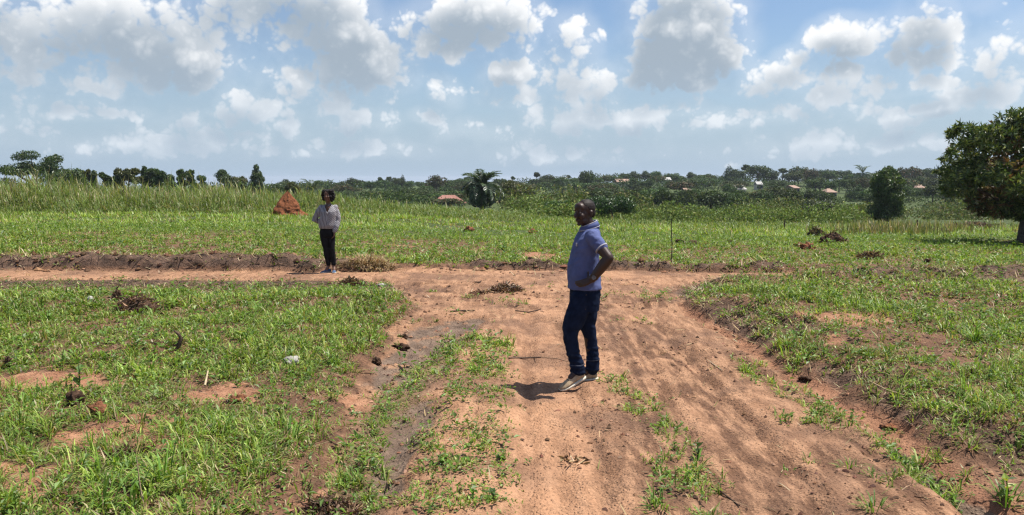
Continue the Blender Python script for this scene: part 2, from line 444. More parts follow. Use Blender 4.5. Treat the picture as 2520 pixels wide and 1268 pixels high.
def terrain(x, y, k=None):
    x = np.asarray(x, float); y = np.asarray(y, float)
    if k is None: k = masks(x, y)
    a = x / np.maximum(y, 6.0)
    s = sst(-.42, .30, a)
    z = lerp(np.interp(y, PROF_Y, PROF_L), np.interp(y, PROF_Y, PROF_R), s)
    near = sst(60, 20, y)
    b = k['beyond']; sd = k['sd']
    e = sst(-.08, lerp(.5, .85, k['rgt']), k['sde'])
    amp_n = lerp(.07, .11, k['rgt']) * sst(4.5, 2.0, sd) + lerp(.03, .08, k['rgt'])
    amp_f = lerp(.08, .20, k['left']) * sst(-.06, .22, sd) * sst(34, 17, y)
    lvl = sst(11.8, 13.6, y) * (1 - k['rgt'])
    z = z + (1 - b) * (e * amp_n * (1 - lvl) - .05 * lvl * sst(0, .6, sd)) + b * amp_f
    z = z + b * k['bank'] * (.09 * k['n1'] + .05 * k['n2'] + .05)
    z = z + (1 - b) * (1 - .8 * lvl) * k['dark'] * (.05 * k['n1'] + .03 * k['n2'] + .03)
    berm = np.exp(-((y - 13.9) / .45) ** 2) * sst(4.2, 6.0, x) * (.16 + .05 * k['n1'])
    z = z + berm * (1 - b)
    lump = fbm(x * .55, y * .55, 3, 21) * .045 + fbm(x * 2.4, y * 2.4, 3, 22) * .022 + fbm(x * 9, y * 9, 2, 23) * .008
    z = z + near * lump * lerp(1.0, .38, k['bare']) * (1 - .6 * lvl)
    z = z + sst(25, 70, y) * fbm(x * .05, y * .05, 3, 29) * .5
    z = z - k['bare'] * .032 * k['groove'] * sst(17, 13, y)
    z = z - k['bare'] * (.035 * k['rut1'] + .03 * k['rut2'] + .075 * k['rut3'] + .035 * k['ruta'] + .03 * k['rutb'])
    z = z + k['bare'] * sst(17, 12, y) * (fbm(x * 3.5, y * 2.2, 3, 95) * .012 + fbm(x * 11, y * 8, 2, 96) * .006) * (1 - .5 * k['rut1'])
    z = z - .075 * k['wet'] - .03 * k['ditch'] * k['bare'] + .02 * k['sand'] * k['bare']
    # tread ridges left by tyres
    tr = np.sin((x * .35 + y) * 2 * math.pi / .10) * .006 * (1 + .8 * k['n2'])
    z = z + k['bare'] * (k['rut1'] + k['rut2'] * .6) * tr * sst(11, 9, y)
    # small pit and spoil on the left lawn
    for (u, v, r_, h_) in PITS:
        c = on_plane(u, v, .1); rr = np.hypot(x - c[0], y - c[1]) / r_
        z = z + h_ * sst(1.0, .2, rr) * (1 + .6 * k['n2'])
    return z
PITS = [(300, 1040, .30, .06), (305, 1128, .22, -.16)]
def ground_z(x, y): return float(fast_z(np.array([x]), np.array([y]))[0])
def hit(u, v, tmax=600.0):
    """first point of the terrain along the line of sight through a pixel of the photograph"""
    d = px_dir(u, v); ts = np.geomspace(3.5, tmax, 500)
    X = d.x * ts; Y = d.y * ts; Z = CAM_H + d.z * ts
    T = fast_z(X, Y); i = np.argmax(Z < T)
    if Z[i] >= T[i]: i = len(ts) - 1
    i0 = max(i - 1, 0)
    f = (Z[i0] - T[i0]) / max((Z[i0] - T[i0]) - (Z[i] - T[i]), 1e-6)
    t = ts[i0] + (ts[i] - ts[i0]) * min(max(f, 0), 1)
    return Vector((d.x * t, d.y * t, ground_z(d.x * t, d.y * t)))
def at_depth(u, v, Y):
    d = px_dir(u, v); t = Y / d.y
    return Vector((d.x * t, Y, CAM_H + d.z * t))

# ------------------------------------------------------------------ ground sheet and dirt track
def graded(a, b, step, lo, hi, gl, gh):
    c = list(np.arange(a, b + 1e-6, step)); s = step; q = a; L = []
    while q > lo: s *= gl; q -= s; L.append(q)
    s = step; q = b; H = []
    while q < hi: s *= gh; q += s; H.append(q)
    return np.array(L[::-1] + c + H)
gx = graded(-6.6, 7.4, .048, -5200, 5200, 1.085, 1.085)
gy = graded(4.1, 16.8, .048, -60, 5200, 1.35, 1.042)
GX, GY = np.meshgrid(gx, gy)
gk = masks(GX.ravel(), GY.ravel())
GZ = terrain(GX.ravel(), GY.ravel(), gk)
nxg, nyg = len(gx), len(gy)
def fast_z(x, y):
    """height of the ground sheet itself (bilinear on its grid)"""
    x = np.clip(np.asarray(x, float), gx[0], gx[-1] - 1e-6); y = np.clip(np.asarray(y, float), gy[0], gy[-1] - 1e-6)
    i = np.clip(np.searchsorted(gx, x, 'right') - 1, 0, nxg - 2); j = np.clip(np.searchsorted(gy, y, 'right') - 1, 0, nyg - 2)
    fx = (x - gx[i]) / (gx[i + 1] - gx[i]); fy = (y - gy[j]) / (gy[j + 1] - gy[j])
    Zg = GZ.reshape(nyg, nxg)
    return (Zg[j, i] * (1 - fx) + Zg[j, i + 1] * fx) * (1 - fy) + (Zg[j + 1, i] * (1 - fx) + Zg[j + 1, i + 1] * fx) * fy
V = np.column_stack([GX.ravel(), GY.ravel(), GZ])
ii = np.arange((nyg - 1) * (nxg - 1)); r_ = ii // (nxg - 1); c_ = ii % (nxg - 1)
q0 = r_ * nxg + c_
Q = np.column_stack([q0, q0 + 1, q0 + nxg + 1, q0 + nxg])
yy = GY.ravel()
green = sst(17, 30, yy) * .75 + sst(30, 60, yy) * .25
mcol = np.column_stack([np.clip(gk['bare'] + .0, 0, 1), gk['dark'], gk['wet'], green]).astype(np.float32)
patch = np.clip(gk['patch'], 0, 1)
tone = np.clip(.42 - .55 * gk['damp'] - .38 * gk['groove'] + .5 * (.9 * gk['rut1'] - .3 * gk['rut2'] + .15 * gk['sand'] - .7 * gk['rut3'] * .4 - .35 * gk['ruta'] + .35 * gk['road'] + .75 * fbm(GX.ravel() * .9, GY.ravel() * .6, 4, 40)), 0, 1)
mcol2 = np.column_stack([patch, tone, gk['ditch'] * gk['bare'], gk['rut3']]).astype(np.float32)

def ground_material():
    m, gg = new_mat('soil')
    t = gg.new('ShaderNodeTexCoord'); P = t.outputs['Object']
    a1 = gg.new('ShaderNodeAttribute'); a1.attribute_name = 'm1'
    a2 = gg.new('ShaderNodeAttribute'); a2.attribute_name = 'm2'
    s1 = gg.new('ShaderNodeSeparateColor'); gg.put(s1.inputs[0], a1.outputs['Color'])
    s2 = gg.new('ShaderNodeSeparateColor'); gg.put(s2.inputs[0], a2.outputs['Color'])
    bare, dark, wet, grn = s1.outputs[0], s1.outputs[1], s1.outputs[2], a1.outputs['Alpha']
    pat, ton, dit, r3 = s2.outputs[0], s2.outputs[1], s2.outputs[2], a2.outputs['Alpha']
    nf = gg.noise(P, 46, 6, .68)
    nm = gg.noise(P, 5.5, 6, .6)
    nl = gg.noise(P, .9, 4, .55)
    sy = gg.vm('MULTIPLY', P, (4.5, 0.9, 1.0))
    streak = gg.noise(sy, 2.2, 5, .6)
    def jit(x, amt=.55):
        return gg.sstep(gg.m('ADD', x, gg.m('MULTIPLY_ADD', nm, amt, -amt * .5)), .28, .72)
    soil = gg.mix(gg.sstep(nm, .35, .65), (.105, .056, .033, 1), (.19, .10, .058, 1))
    tan = gg.mix(ton, (.15, .077, .043, 1), (.385, .208, .116, 1))
    tan = gg.mix(gg.sstep(streak, .42, .62, 0, .75), tan, (.42, .236, .136, 1))
    tan = gg.mix(gg.sstep(nl, .46, .64, 0, .62), tan, (.14, .078, .05, 1))
    tan = gg.mix(gg.m('MULTIPLY', r3, .6), tan, (.29, .135, .076, 1))
    c = gg.mix(jit(bare), soil, tan)
    c = gg.mix(jit(pat), c, gg.mix(gg.sstep(nm, .3, .7), (.25, .115, .062, 1), (.36, .19, .11, 1)))
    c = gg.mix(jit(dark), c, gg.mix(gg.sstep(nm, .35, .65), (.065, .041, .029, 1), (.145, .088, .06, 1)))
    c = gg.mix(gg.m('MULTIPLY', dit, .7), c, (.12, .085, .05, 1))
    wetm = jit(wet, .7)
    c = gg.mix(wetm, c, gg.mix(gg.sstep(nm, .35, .65), (.12, .08, .056, 1), (.19, .13, .092, 1)))
    c = gg.mix(jit(grn, .3), c, gg.mix(gg.sstep(nm, .3, .7), (.038, .058, .017, 1), (.07, .092, .026, 1)))
    rg = gg.m('MULTIPLY', gg.sstep(gg.noise(P, 2.3, 4, .6), .38, .62, .35, 1.0), gg.m('MULTIPLY_ADD', ton, -.35, 1.0))
    c = gg.mix(rg, c, gg.mix(1.0, c, gg.mix(gg.sstep(nf, .28, .72), (.50, .48, .46, 1), (1.40, 1.40, 1.40, 1)), 'MULTIPLY'))
    vor = gg.new('ShaderNodeTexVoronoi'); gg.put(vor.inputs['Vector'], P); vor.inputs['Scale'].default_value = 38
    peb = gg.sstep(vor.outputs['Distance'], .05, .45, 1, 0)
    h = gg.m('ADD', gg.m('MULTIPLY', gg.m('MULTIPLY', nf, rg), .75), gg.m('MULTIPLY', nm, 1.8))
    h = gg.m('ADD', h, gg.m('MULTIPLY', peb, .25))
    rough = gg.m('MULTIPLY_ADD', wetm, -.10, .95)
    p = principled(gg, c, rough, .22, bump(gg, h, 1.0, .045))
    return finish(m, gg, p.outputs[0])
M_SOIL = ground_material()
face_track = (gk['bare'][Q] > .5).all(axis=1) & (np.abs(V[Q[:, 0], 0]) < 40)
def sub_ground(name, fsel):
    q = Q[fsel]; used, inv = np.unique(q.ravel(), return_inverse=True)
    me = build_mesh(name, V[used], None, inv.reshape(-1, 4), None, True, [M_SOIL])
    for nm_, dat in (('m1', mcol), ('m2', mcol2)):
        at = me.attributes.new(nm_, 'FLOAT_COLOR', 'POINT'); at.data.foreach_set('color', dat[used].ravel())
    return link(name, me)
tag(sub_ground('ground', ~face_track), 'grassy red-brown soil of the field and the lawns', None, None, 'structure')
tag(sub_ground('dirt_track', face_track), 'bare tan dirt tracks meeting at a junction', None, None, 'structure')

# ------------------------------------------------------------------ blades and leaves as real geometry
def palette(n, cols, wts, jitter=.18):
    cols = np.array(cols); idx = rng.choice(len(cols), n, p=np.array(wts) / sum(wts))
    c = cols[idx] * (1 + rng.normal(0, jitter, (n, 1)))
    return np.clip(c * (1 + rng.normal(0, .05, (n, 3))), .004, .8)
GREENS = [(.138, .215, .030), (.20, .285, .045), (.09, .155, .024), (.28, .345, .075), (.23, .205, .08), (.33, .27, .145)]
def blades(P, L, Wd, lean, az, curl, col, segs=2):
    """P base points, L length, Wd width, lean from vertical, az heading, curl extra bend -> verts, tris, colours"""
    n = len(P)
    dx, dy = np.cos(az), np.sin(az)
    px, py = -dy, dx
    def along(base, ln, th):
        return base + np.column_stack([dx * np.sin(th) * ln, dy * np.sin(th) * ln, np.cos(th) * ln])
    w = np.column_stack([px, py, np.zeros(n)]) * (Wd * .5)[:, None]
    if segs == 1:
        tip = along(P, L, lean + curl * .5)
        Vv = np.stack([P - w, P + w, tip], 1).reshape(-1, 3)
        T = np.arange(n * 3).reshape(-1, 3)
        return Vv, T, np.repeat(col, 3, 0)
    if segs == 2:
        mid = along(P, L * .55, lean); tip = along(mid, L * .45, lean + curl)
        Vv = np.stack([P - w * .8, P + w * .8, mid + w, mid - w, tip], 1).reshape(-1, 3)
        b = (np.arange(n) * 5)[:, None]
        T = np.concatenate([b + [0, 1, 2], b + [0, 2, 3], b + [3, 2, 4]], 0)
        return Vv, T, np.repeat(col, 5, 0)
    m1 = along(P, L * .38, lean); m2 = along(m1, L * .34, lean + curl * .6); tip = along(m2, L * .28, lean + curl * 1.4)
    Vv = np.stack([P - w * .7, P + w * .7, m1 + w, m1 - w, m2 + w * .8, m2 - w * .8, tip], 1).reshape(-1, 3)
    b = (np.arange(n) * 7)[:, None]
    T = np.concatenate([b + [0, 1, 2], b + [0, 2, 3], b + [3, 2, 4], b + [3, 4, 5], b + [5, 4, 6]], 0)
    return Vv, T, np.repeat(col, 7, 0)
class Soup:
    def __init__(s): s.V = []; s.T = []; s.C = []; s.n = 0
    def add(s, V, T, C):
        s.V.append(np.asarray(V)); s.T.append(np.asarray(T) + s.n); s.C.append(np.asarray(C)); s.n += len(V)
    def mesh(s, name, mat):
        return build_mesh(name, np.concatenate(s.V), np.concatenate(s.T), None, np.concatenate(s.C), False, [mat])
def leaves(Pc, D, U, L, Wd, col, fold=.18):
    """rhombic leaves: base Pc, direction D, side from U"""
    S = np.cross(D, U); S /= np.linalg.norm(S, axis=1)[:, None] + 1e-9
    N = np.cross(S, D)
    mid = Pc + D * (L * .5)[:, None] + N * (L * fold)[:, None]
    Vv = np.stack([Pc, mid + S * (Wd * .5)[:, None], Pc + D * L[:, None], mid - S * (Wd * .5)[:, None]], 1).reshape(-1, 3)
    b = (np.arange(len(Pc)) * 4)[:, None]
    T = np.concatenate([b + [0, 1, 2], b + [0, 2, 3]], 0)
    return Vv, T, np.repeat(col, 4, 0)
def rand_dirs(n):
    d = rng.normal(size=(n, 3)); return d / np.linalg.norm(d, axis=1)[:, None]
def in_view(x, y, margin=.12):
    return np.abs(x) < (1260 / FPX + margin) * y + .6

# ---- where grass grows
def grow(x, y, k):
    """density 0..1, length factor, dryness 0..1"""
    n_big = fbm(x * .45, y * .45, 3, 61); n_mid = fbm(x * 1.6, y * 1.6, 3, 62); n_s = fbm(x * 5, y * 5, 2, 63)
    lawn = sst(-.05, .25, k['sde']) * (1 - .96 * k['patch'])
    dens = lawn * np.clip(.86 + .34 * n_big + .40 * n_mid + .28 * n_s, .05, 1)
    dens = dens * (1 - .58 * k['dark'] * np.clip(1 + .6 * n_mid + .5 * n_s, .2, 1.3))
    dens *= 1 - .40 * k['bank'] * k['left']
    inb = k['bare']
    wd = 1.0 * k['ditch'] * (1 - .85 * k['wet'])
    wd = np.maximum(wd, k['sand'] * np.clip(.68 + .75 * n_s + .3 * n_mid, 0.1, 1) * (1 - k['rut1']))
    wd = np.maximum(wd, k['weed3'] * np.clip(.40 + .9 * n_s, 0, .85)); wd = np.maximum(wd, k['weed4'] * np.clip(.55 + .9 * n_s, 0, .95))
    wd = np.maximum(wd, .9 * sst(.35, .95, n_mid + .5 * n_s - .1) * (1 - k['rut1']) * (1 - k['road']) * (1 - k['wet']) * .35)
    jun = np.hypot((x - 2.3) / 1.1, (y - 12.9) / .55)
    wd = np.maximum(wd, sst(1.1, .3, jun) * np.clip(.5 + n_s, 0, 1) * .7)
    dens = np.maximum(dens * (1 - inb), wd * inb)
    ln = np.clip(1 + .45 * n_big + .35 * n_mid, .45, 1.8) * (1 - .55 * sst(12.2, 13.8, y) * (1 - k['beyond']) * (1 - k['rgt'])) * lerp(1, .55, inb) * (1 - .4 * k['dark'])
    dry = np.clip(.05 + .22 * sst(.05, .6, -n_mid) + .45 * k['dark'] + .35 * sst(.15, .7, -n_big + .3 * n_mid) + .22 * sst(13.2, 14.6, y) * (1 - k['beyond']), 0, .9)
    return np.clip(dens, 0, 1), ln, dry
def grass_patch(soup, x0, x1, y0, y1, per_m2, nb, L0, W0, segs, spread, broad=0.0, dens_pow=1.0, clump=None):
    n = int((x1 - x0) * (y1 - y0) * per_m2)
    x = rng.uniform(x0, x1, n); y = rng.uniform(y0, y1, n)
    s = in_view(x, y); x = x[s]; y = y[s]
    k = masks(x, y); d, ln, dry = grow(x, y, k)
    s = rng.random(len(x)) < d ** dens_pow
    x = x[s]; y = y[s]; ln = ln[s]; dry = dry[s]; inb = k['bare'][s]; dk = k['dark'][s]
    tuft = np.clip(rng.lognormal(0, .5, len(x)), .35, 3.0)
    m_ = np.maximum(2, (nb * np.clip(tuft, .6, 1.7) * rng.uniform(.6, 1.4, len(x))).astype(int))
    idx = np.repeat(np.arange(len(x)), m_); N = len(idx)
    r = np.sqrt(rng.random(N)) * spread; a = rng.uniform(0, 2 * math.pi, N)
    bx = x[idx] + r * np.cos(a); by = y[idx] + r * np.sin(a)
    bz = fast_z(bx, by) - .006
    az = a + rng.normal(0, .7, N)
    L = L0 * ln[idx] * tuft[idx] * rng.uniform(.5, 1.25, N)
    L = np.minimum(L, L0 * 3)
    lean = np.clip(rng.normal(.62, .34, N), .05, 1.35); curl = rng.uniform(.2, 1.1, N)
    fresh = palette(N, GREENS, (.28, .25, .17, .17, .08, .05))
    fresh *= (1.12 + .24 * fbm(bx * .8, by * .8, 2, 71))[:, None]
    drc = palette(N, [(.30, .22, .115), (.20, .125, .065), (.38, .30, .175), (.12, .075, .045)], (.35, .3, .2, .15))
    isdry = rng.random(N) < dry[idx]
    col = np.where(isdry[:, None], drc, fresh)
    lean = np.where(isdry, np.clip(lean + .45, 0, 1.5), lean)
    Wd = W0 * rng.uniform(.55, 1.35, N) * np.clip(tuft[idx], .7, 1.4)
    soup.add(*blades(np.column_stack([bx, by, bz]), L, Wd, lean, az, curl, col, segs))
    return len(idx)

lawn = Soup(); cnt = 0
cnt += grass_patch(lawn, -5.5, 6.5, 4.0, 7.2, 420, 8, .068, .0062, 2, .04)
cnt += grass_patch(lawn, -7.5, 8.5, 7.2, 11, 260, 8, .072, .0085, 2, .05)
cnt += grass_patch(lawn, -11.5, 12.5, 11, 15.8, 150, 8, .075, .012, 2, .065)
field = Soup()
cnt += grass_patch(field, -18, 19, 15.8, 22, 84, 8, .058, .017, 2, .085)
cnt += grass_patch(field, -25, 26, 22, 30, 56, 8, .072, .024, 1, .12)
cnt += grass_patch(field, -36, 37, 30, 46, 26, 8, .10, .040, 1, .2)
# a few bigger, broader grass clumps standing out of the lawns
def clump(soup, x, y, n, L, Wd, cols, spread=.06, lean_m=.5):
    z = ground_z(x, y)
    a = rng.uniform(0, 2 * math.pi, n); r = np.sqrt(rng.random(n)) * spread
    P = np.column_stack([x + r * np.cos(a), y + r * np.sin(a), np.full(n, z - .01)])
    c = palette(n, cols, [1] * len(cols))
    soup.add(*blades(P, L * rng.uniform(.5, 1.15, n), Wd * rng.uniform(.6, 1.2, n), np.clip(rng.normal(lean_m, .28, n), .05, 1.2), a + rng.normal(0, .4, n), rng.uniform(.3, 1.0, n), c, 3))
BRIGHT = [(.12, .22, .032), (.17, .27, .05), (.10, .18, .028)]
for (u, v, n, L) in [(405, 1190, 14, .34), (250, 1250, 10, .32), (720, 1090, 22, .22), (690, 1060, 16, .2), (330, 1240, 10, .3), (545, 1030, 6, .26), (980, 640, 24, .2),
                     (2400, 840, 40, .26), (2460, 830, 24, .24), (2210, 800, 14, .16), (1650, 1065, 20, .13), (1610, 1010, 12, .10), (2090, 1150, 18, .11), (1990, 1135, 14, .07), (640, 770, 40, .22), (1940, 1165, 14, .06),
                     (380, 790, 16, .3), (150, 900, 14, .22), (820, 900, 20, .16), (1130, 960, 22, .12), (2150, 1255, 26, .13), (2480, 1240, 26, .2), (1625, 1250, 22, .12), (1720, 1140, 12, .12), (870, 1190, 30, .12), (60, 1000, 20, .2), (120, 790, 30, .22), (40, 770, 30, .2)]:
    p = hit(u, v); clump(lawn, p.x, p.y, n, L, .014 if L > .15 else .009, BRIGHT)
# broad-leaved weeds, rosettes hugging the soil
def rosettes(soup, x0, x1, y0, y1, per_m2, size, thr=.25):
    n = int((x1 - x0) * (y1 - y0) * per_m2)
    x = rng.uniform(x0, x1, n); y = rng.uniform(y0, y1, n); s = in_view(x, y); x = x[s]; y = y[s]
    k = masks(x, y); d, ln, dry = grow(x, y, k)
    s = rng.random(len(x)) < d * .9
    x = x[s]; y = y[s]; N0 = len(x); m_ = 7; idx = np.repeat(np.arange(N0), m_); N = len(idx)
    sc = size * np.clip(rng.lognormal(0, .35, N0), .4, 2)[idx]
    a = rng.uniform(0, 2 * math.pi, N); el = rng.uniform(-.05, .8, N)
    D = np.column_stack([np.cos(a) * np.cos(el), np.sin(a) * np.cos(el), np.sin(el)])
    z = fast_z(x, y)
    P = np.column_stack([x[idx] + rng.normal(0, 1, N) * sc * .6, y[idx] + rng.normal(0, 1, N) * sc * .6, z[idx] + rng.uniform(0, 1.6, N) * sc])
    c = palette(N, [(.10, .18, .028), (.15, .245, .04), (.065, .12, .022), (.20, .245, .06)], (.4, .3, .2, .1))
    soup.add(*leaves(P, D, np.tile([0, 0, 1.0], (N, 1)), sc * rng.uniform(.7, 1.3, N), sc * .5 * rng.uniform(.7, 1.3, N), c))
rosettes(lawn, -5.5, 6.5, 4.0, 8, 200, .029)
rosettes(lawn, -10, 11, 8, 15.8, 85, .040)
rosettes(field, -18, 19, 15.8, 28, 26, .055)
# dry stalks and straw lying on scraped verges and banks
def litter(soup, x0, x1, y0, y1, per_m2, L0, W0):
    n = int((x1 - x0) * (y1 - y0) * per_m2)
    x = rng.uniform(x0, x1, n); y = rng.uniform(y0, y1, n); s = in_view(x, y); x = x[s]; y = y[s]
    k = masks(x, y); d, ln, dry = grow(x, y, k)
    pr = np.clip(.10 * (1 - k['bare']) + .9 * k['dark'] * (1 - .45 * k['left'] * k['bank']) + .05 * k['bare'] * (1 - k['rut1']), 0, 1)
    s = rng.random(len(x)) < pr; x = x[s]; y = y[s]; N = len(x)
    z = fast_z(x, y) + rng.uniform(.0, .035, N)
    col = palette(N, [(.33, .25, .14), (.20, .13, .075), (.42, .34, .21), (.10, .065, .042), (.15, .16, .05)], (.3, .25, .15, .2, .1))
    soup.add(*blades(np.column_stack([x, y, z]), L0 * rng.uniform(.4, 1.5, N), W0 * rng.uniform(.5, 1.3, N), rng.uniform(.9, 1.65, N), rng.uniform(0, 6.28, N), rng.uniform(-.3, .4, N), col, 2))
straw = Soup()
litter(straw, -6, 7, 4, 9, 330, .10, .006)
litter(straw, -12, 13, 9, 15.9, 240, .13, .011)
litter(straw, -19, 20, 15.9, 19.5, 120, .2, .016)
o = link('lawn_grass', lawn.mesh('lawn_grass', M_GRASS)); tag(o, 'low bright green grass and weeds on both sides of the track', None, None, 'stuff')
o = link('field_grass', field.mesh('field_grass', M_GRASS)); tag(o, 'short green grass of the field beyond the road', None, None, 'stuff')
o = link('dry_straw', straw.mesh('dry_straw', M_DRY)); tag(o, 'dry brown stalks and straw strewn on the scraped verges', None, None, 'stuff')

# crumbs of soil on tracks, verges and bank
ICO_V = None
def lump_batch(soup, x, y, size, colr):
    """low-poly uneven lumps, 8 faces each (jittered octahedra)"""
    N = len(x)
    base = np.array([(1, 0, 0), (0, 1, 0), (-1, 0, 0), (0, -1, 0), (0, 0, .8), (0, 0, -.6)], float)
    V_ = base[None] * (1 + rng.normal(0, .25, (N, 6, 1)))
    a = rng.uniform(0, 6.28, N); ca, sa = np.cos(a), np.sin(a)
    vx = V_[..., 0] * ca[:, None] - V_[..., 1] * sa[:, None]; vy = V_[..., 0] * sa[:, None] + V_[..., 1] * ca[:, None]
    z = fast_z(x, y)
    V_ = np.stack([x[:, None] + vx * size[:, None], y[:, None] + vy * size[:, None] * .9, z[:, None] + (V_[..., 2] + .25) * size[:, None] * .8], -1).reshape(-1, 3)
    f = np.array([(0, 1, 4), (1, 2, 4), (2, 3, 4), (3, 0, 4), (1, 0, 5), (2, 1, 5), (3, 2, 5), (0, 3, 5)])
    T = ((np.arange(N) * 6)[:, None, None] + f[None]).reshape(-1, 3)
    soup.add(V_, T, np.repeat(colr, 6, 0))
crumb = Soup()
def crumbs(x0, x1, y0, y1, per, smax):
    n = int((x1 - x0) * (y1 - y0) * per)
    x = rng.uniform(x0, x1, n); y = rng.uniform(y0, y1, n); s = in_view(x, y); x = x[s]; y = y[s]
    k = masks(x, y)
    cl = np.clip(.5 + fbm(x * 1.4, y * 1.4, 3, 90), 0, 1)
    pr = np.clip(.55 * k['bare'] * cl ** 2 * (1 - .6 * k['rut1']) + .9 * k['dark'] + .3 * k['patch'] + .25 * k['bare'] * sst(-.5, 0, k['sd']), 0, 1)
    s = rng.random(len(x)) < pr; x = x[s]; y = y[s]; dk = k['dark'][s]; N = len(x)
    size = np.clip(smax * rng.random(N) ** 2.5, .0035, None)
    c = palette(N, [(.20, .105, .062), (.10, .055, .036), (.30, .17, .105)], (.4, .4, .2)) * (1 - .45 * dk)[:, None]
    lump_batch(crumb, x, y, size, c)
crumbs(-5, 7, 4, 9.5, 420, .024)
crumbs(-12, 13, 9.5, 16, 110, .036)
crumbs(-19, 20, 15.8, 19, 40, .085)
m_, gg_ = new_mat('soil_crumbs'); _a = gg_.new('ShaderNodeAttribute'); _a.attribute_name = 'col'
M_CRUMB = finish(m_, gg_, principled(gg_, _a.outputs['Color'], .95, .1).outputs[0])
o = link('soil_crumbs', crumb.mesh('soil_crumbs', M_CRUMB)); tag(o, 'loose crumbs of soil scattered on track and banks', None, None, 'stuff')

# tall grass stand at the back of the field
def tall_height(x, y):
    u = x / np.maximum(y, 1) * FPX + 1260
    h = np.interp(u, [-200, 200, 500, 800, 1150, 1500, 1900, 2300, 2700], [1.7, 1.62, 1.35, 1.0, .36, .38, .36, .16, .12])
    return h
def tall_front(x):
    return np.interp(x, [-40, -18, -8, 0, 6, 14, 24, 40], [36.5, 38, 38.5, 38.5, 37.5, 36, 38, 40]) + fbm(x * .35, x * 0, 3, 33) * 1.3
tall = Soup()
def tall_rows(n, dmax, nb, Wd, hscale, pow_):
    x = rng.uniform(-36, 36, n); y = tall_front(x) + dmax * rng.random(n) ** pow_
    s = in_view(x, y, .05); x = x[s]; y = y[s]
    dens = np.clip(.75 + .6 * fbm(x * .4, y * .4, 3, 35), .15, 1) * np.interp(x / y * FPX + 1260, [900, 1250, 1500, 2100], [1, .55, .3, .12])
    s = rng.random(len(x)) < dens; x = x[s]; y = y[s]
    h = tall_height(x, y) * np.clip(1 + .42 * fbm(x * .35, y * .35, 3, 36) + .15 * rng.normal(0, 1, len(x)), .35, 1.6) * sst(-1.5, 9.0, y - tall_front(x) + 2.2 * fbm(x * .6, y * .6, 3, 37)) ** .8
    h = np.maximum(h, .28) * hscale
    z = fast_z(x, y)
    idx = np.repeat(np.arange(len(x)), nb); N = len(idx)
    P = np.column_stack([x[idx] + rng.normal(0, .10, N), y[idx] + rng.normal(0, .10, N), z[idx] + rng.uniform(0, .45, N) * h[idx]])
    L = h[idx] * rng.uniform(.45, .95, N)
    col = palette(N, [(.13, .185, .04), (.175, .23, .055), (.095, .14, .03), (.235, .235, .085), (.28, .225, .11)], (.34, .3, .2, .12, .04))
    tall.add(*blades(P, L, Wd * rng.uniform(.6, 1.3, N), np.clip(rng.normal(.62, .36, N), .02, 1.4), rng.uniform(0, 6.28, N), rng.uniform(.1, 1.1, N), col, 2))
    # seed heads: thin, straw coloured
    m2 = rng.random(len(x)) < .42 * sst(1000, 600, x / y * FPX + 1260); xs = x[m2]; N = len(xs)
    P = np.column_stack([xs, y[m2], z[m2] + h[m2] * .55])
    colh = palette(N, [(.30, .26, .13), (.24, .22, .10), (.36, .31, .17)], (1, 1, 1))
    tall.add(*blades(P, h[m2] * rng.uniform(.45, .7, N), np.full(N, .03), np.abs(rng.normal(.12, .1, N)), rng.uniform(0, 6.28, N), rng.uniform(.1, .7, N), colh, 2))
tall_rows(14000, 8.0, 7, .026, 1.0, 1.0)
tall_rows(9000, 22, 5, .045, 1.0, 1.0)
o = link('tall_grass', tall.mesh('tall_grass', M_GRASS)); tag(o, 'stand of tall yellow-green grass behind the mown field', None, None, 'stuff')
print('blades', cnt, 'tris', sum(len(t) for s_ in (lawn, field, straw, crumb, tall) for t in s_.T))

# ------------------------------------------------------------------ trees
def tube_mesh(pts, rad, n=8, cap=True):
    pts = [Vector(p) for p in pts]; V_ = []; F = []
    prev = None
    for i, p in enumerate(pts):
        t = (pts[min(i + 1, len(pts) - 1)] - pts[max(i - 1, 0)]).normalized()
        if prev is None:
            ref = Vector((1, 0, 0)) if abs(t.x) < .8 else Vector((0, 1, 0))
            s = t.cross(ref).normalized()
        else:
            s = (prev - t * prev.dot(t)).normalized()
        prev = s; b = t.cross(s)
        for j in range(n):
            a = 2 * math.pi * j / n
            V_.append(p + (s * math.cos(a) + b * math.sin(a)) * rad[i])
    for i in range(len(pts) - 1):
        for j in range(n):
            a = i * n + j; b_ = i * n + (j + 1) % n
            F.append((a, b_, b_ + n, a + n))
    return [tuple(v) for v in V_], F
class Tubes:
    def __init__(s): s.V = []; s.F = []
    def add(s, pts, rad, n=6):
        v, f = tube_mesh(pts, rad, n); k = len(s.V); s.V += v; s.F += [tuple(i + k for i in q) for q in f]
    def mesh(s, name, mat, smooth=True):
        return build_mesh(name, np.array(s.V), None, np.array(s.F), None, smooth, [mat])
def bent(a, b, k=4, amp=.08):
    a = Vector(a); b = Vector(b); L = (b - a).length; out = []
    off = Vector((random.uniform(-1, 1), random.uniform(-1, 1), random.uniform(-.3, 1))) * amp * L
    for i in range(k + 1):
        t = i / k; out.append(a.lerp(b, t) + off * math.sin(math.pi * t))
    return out
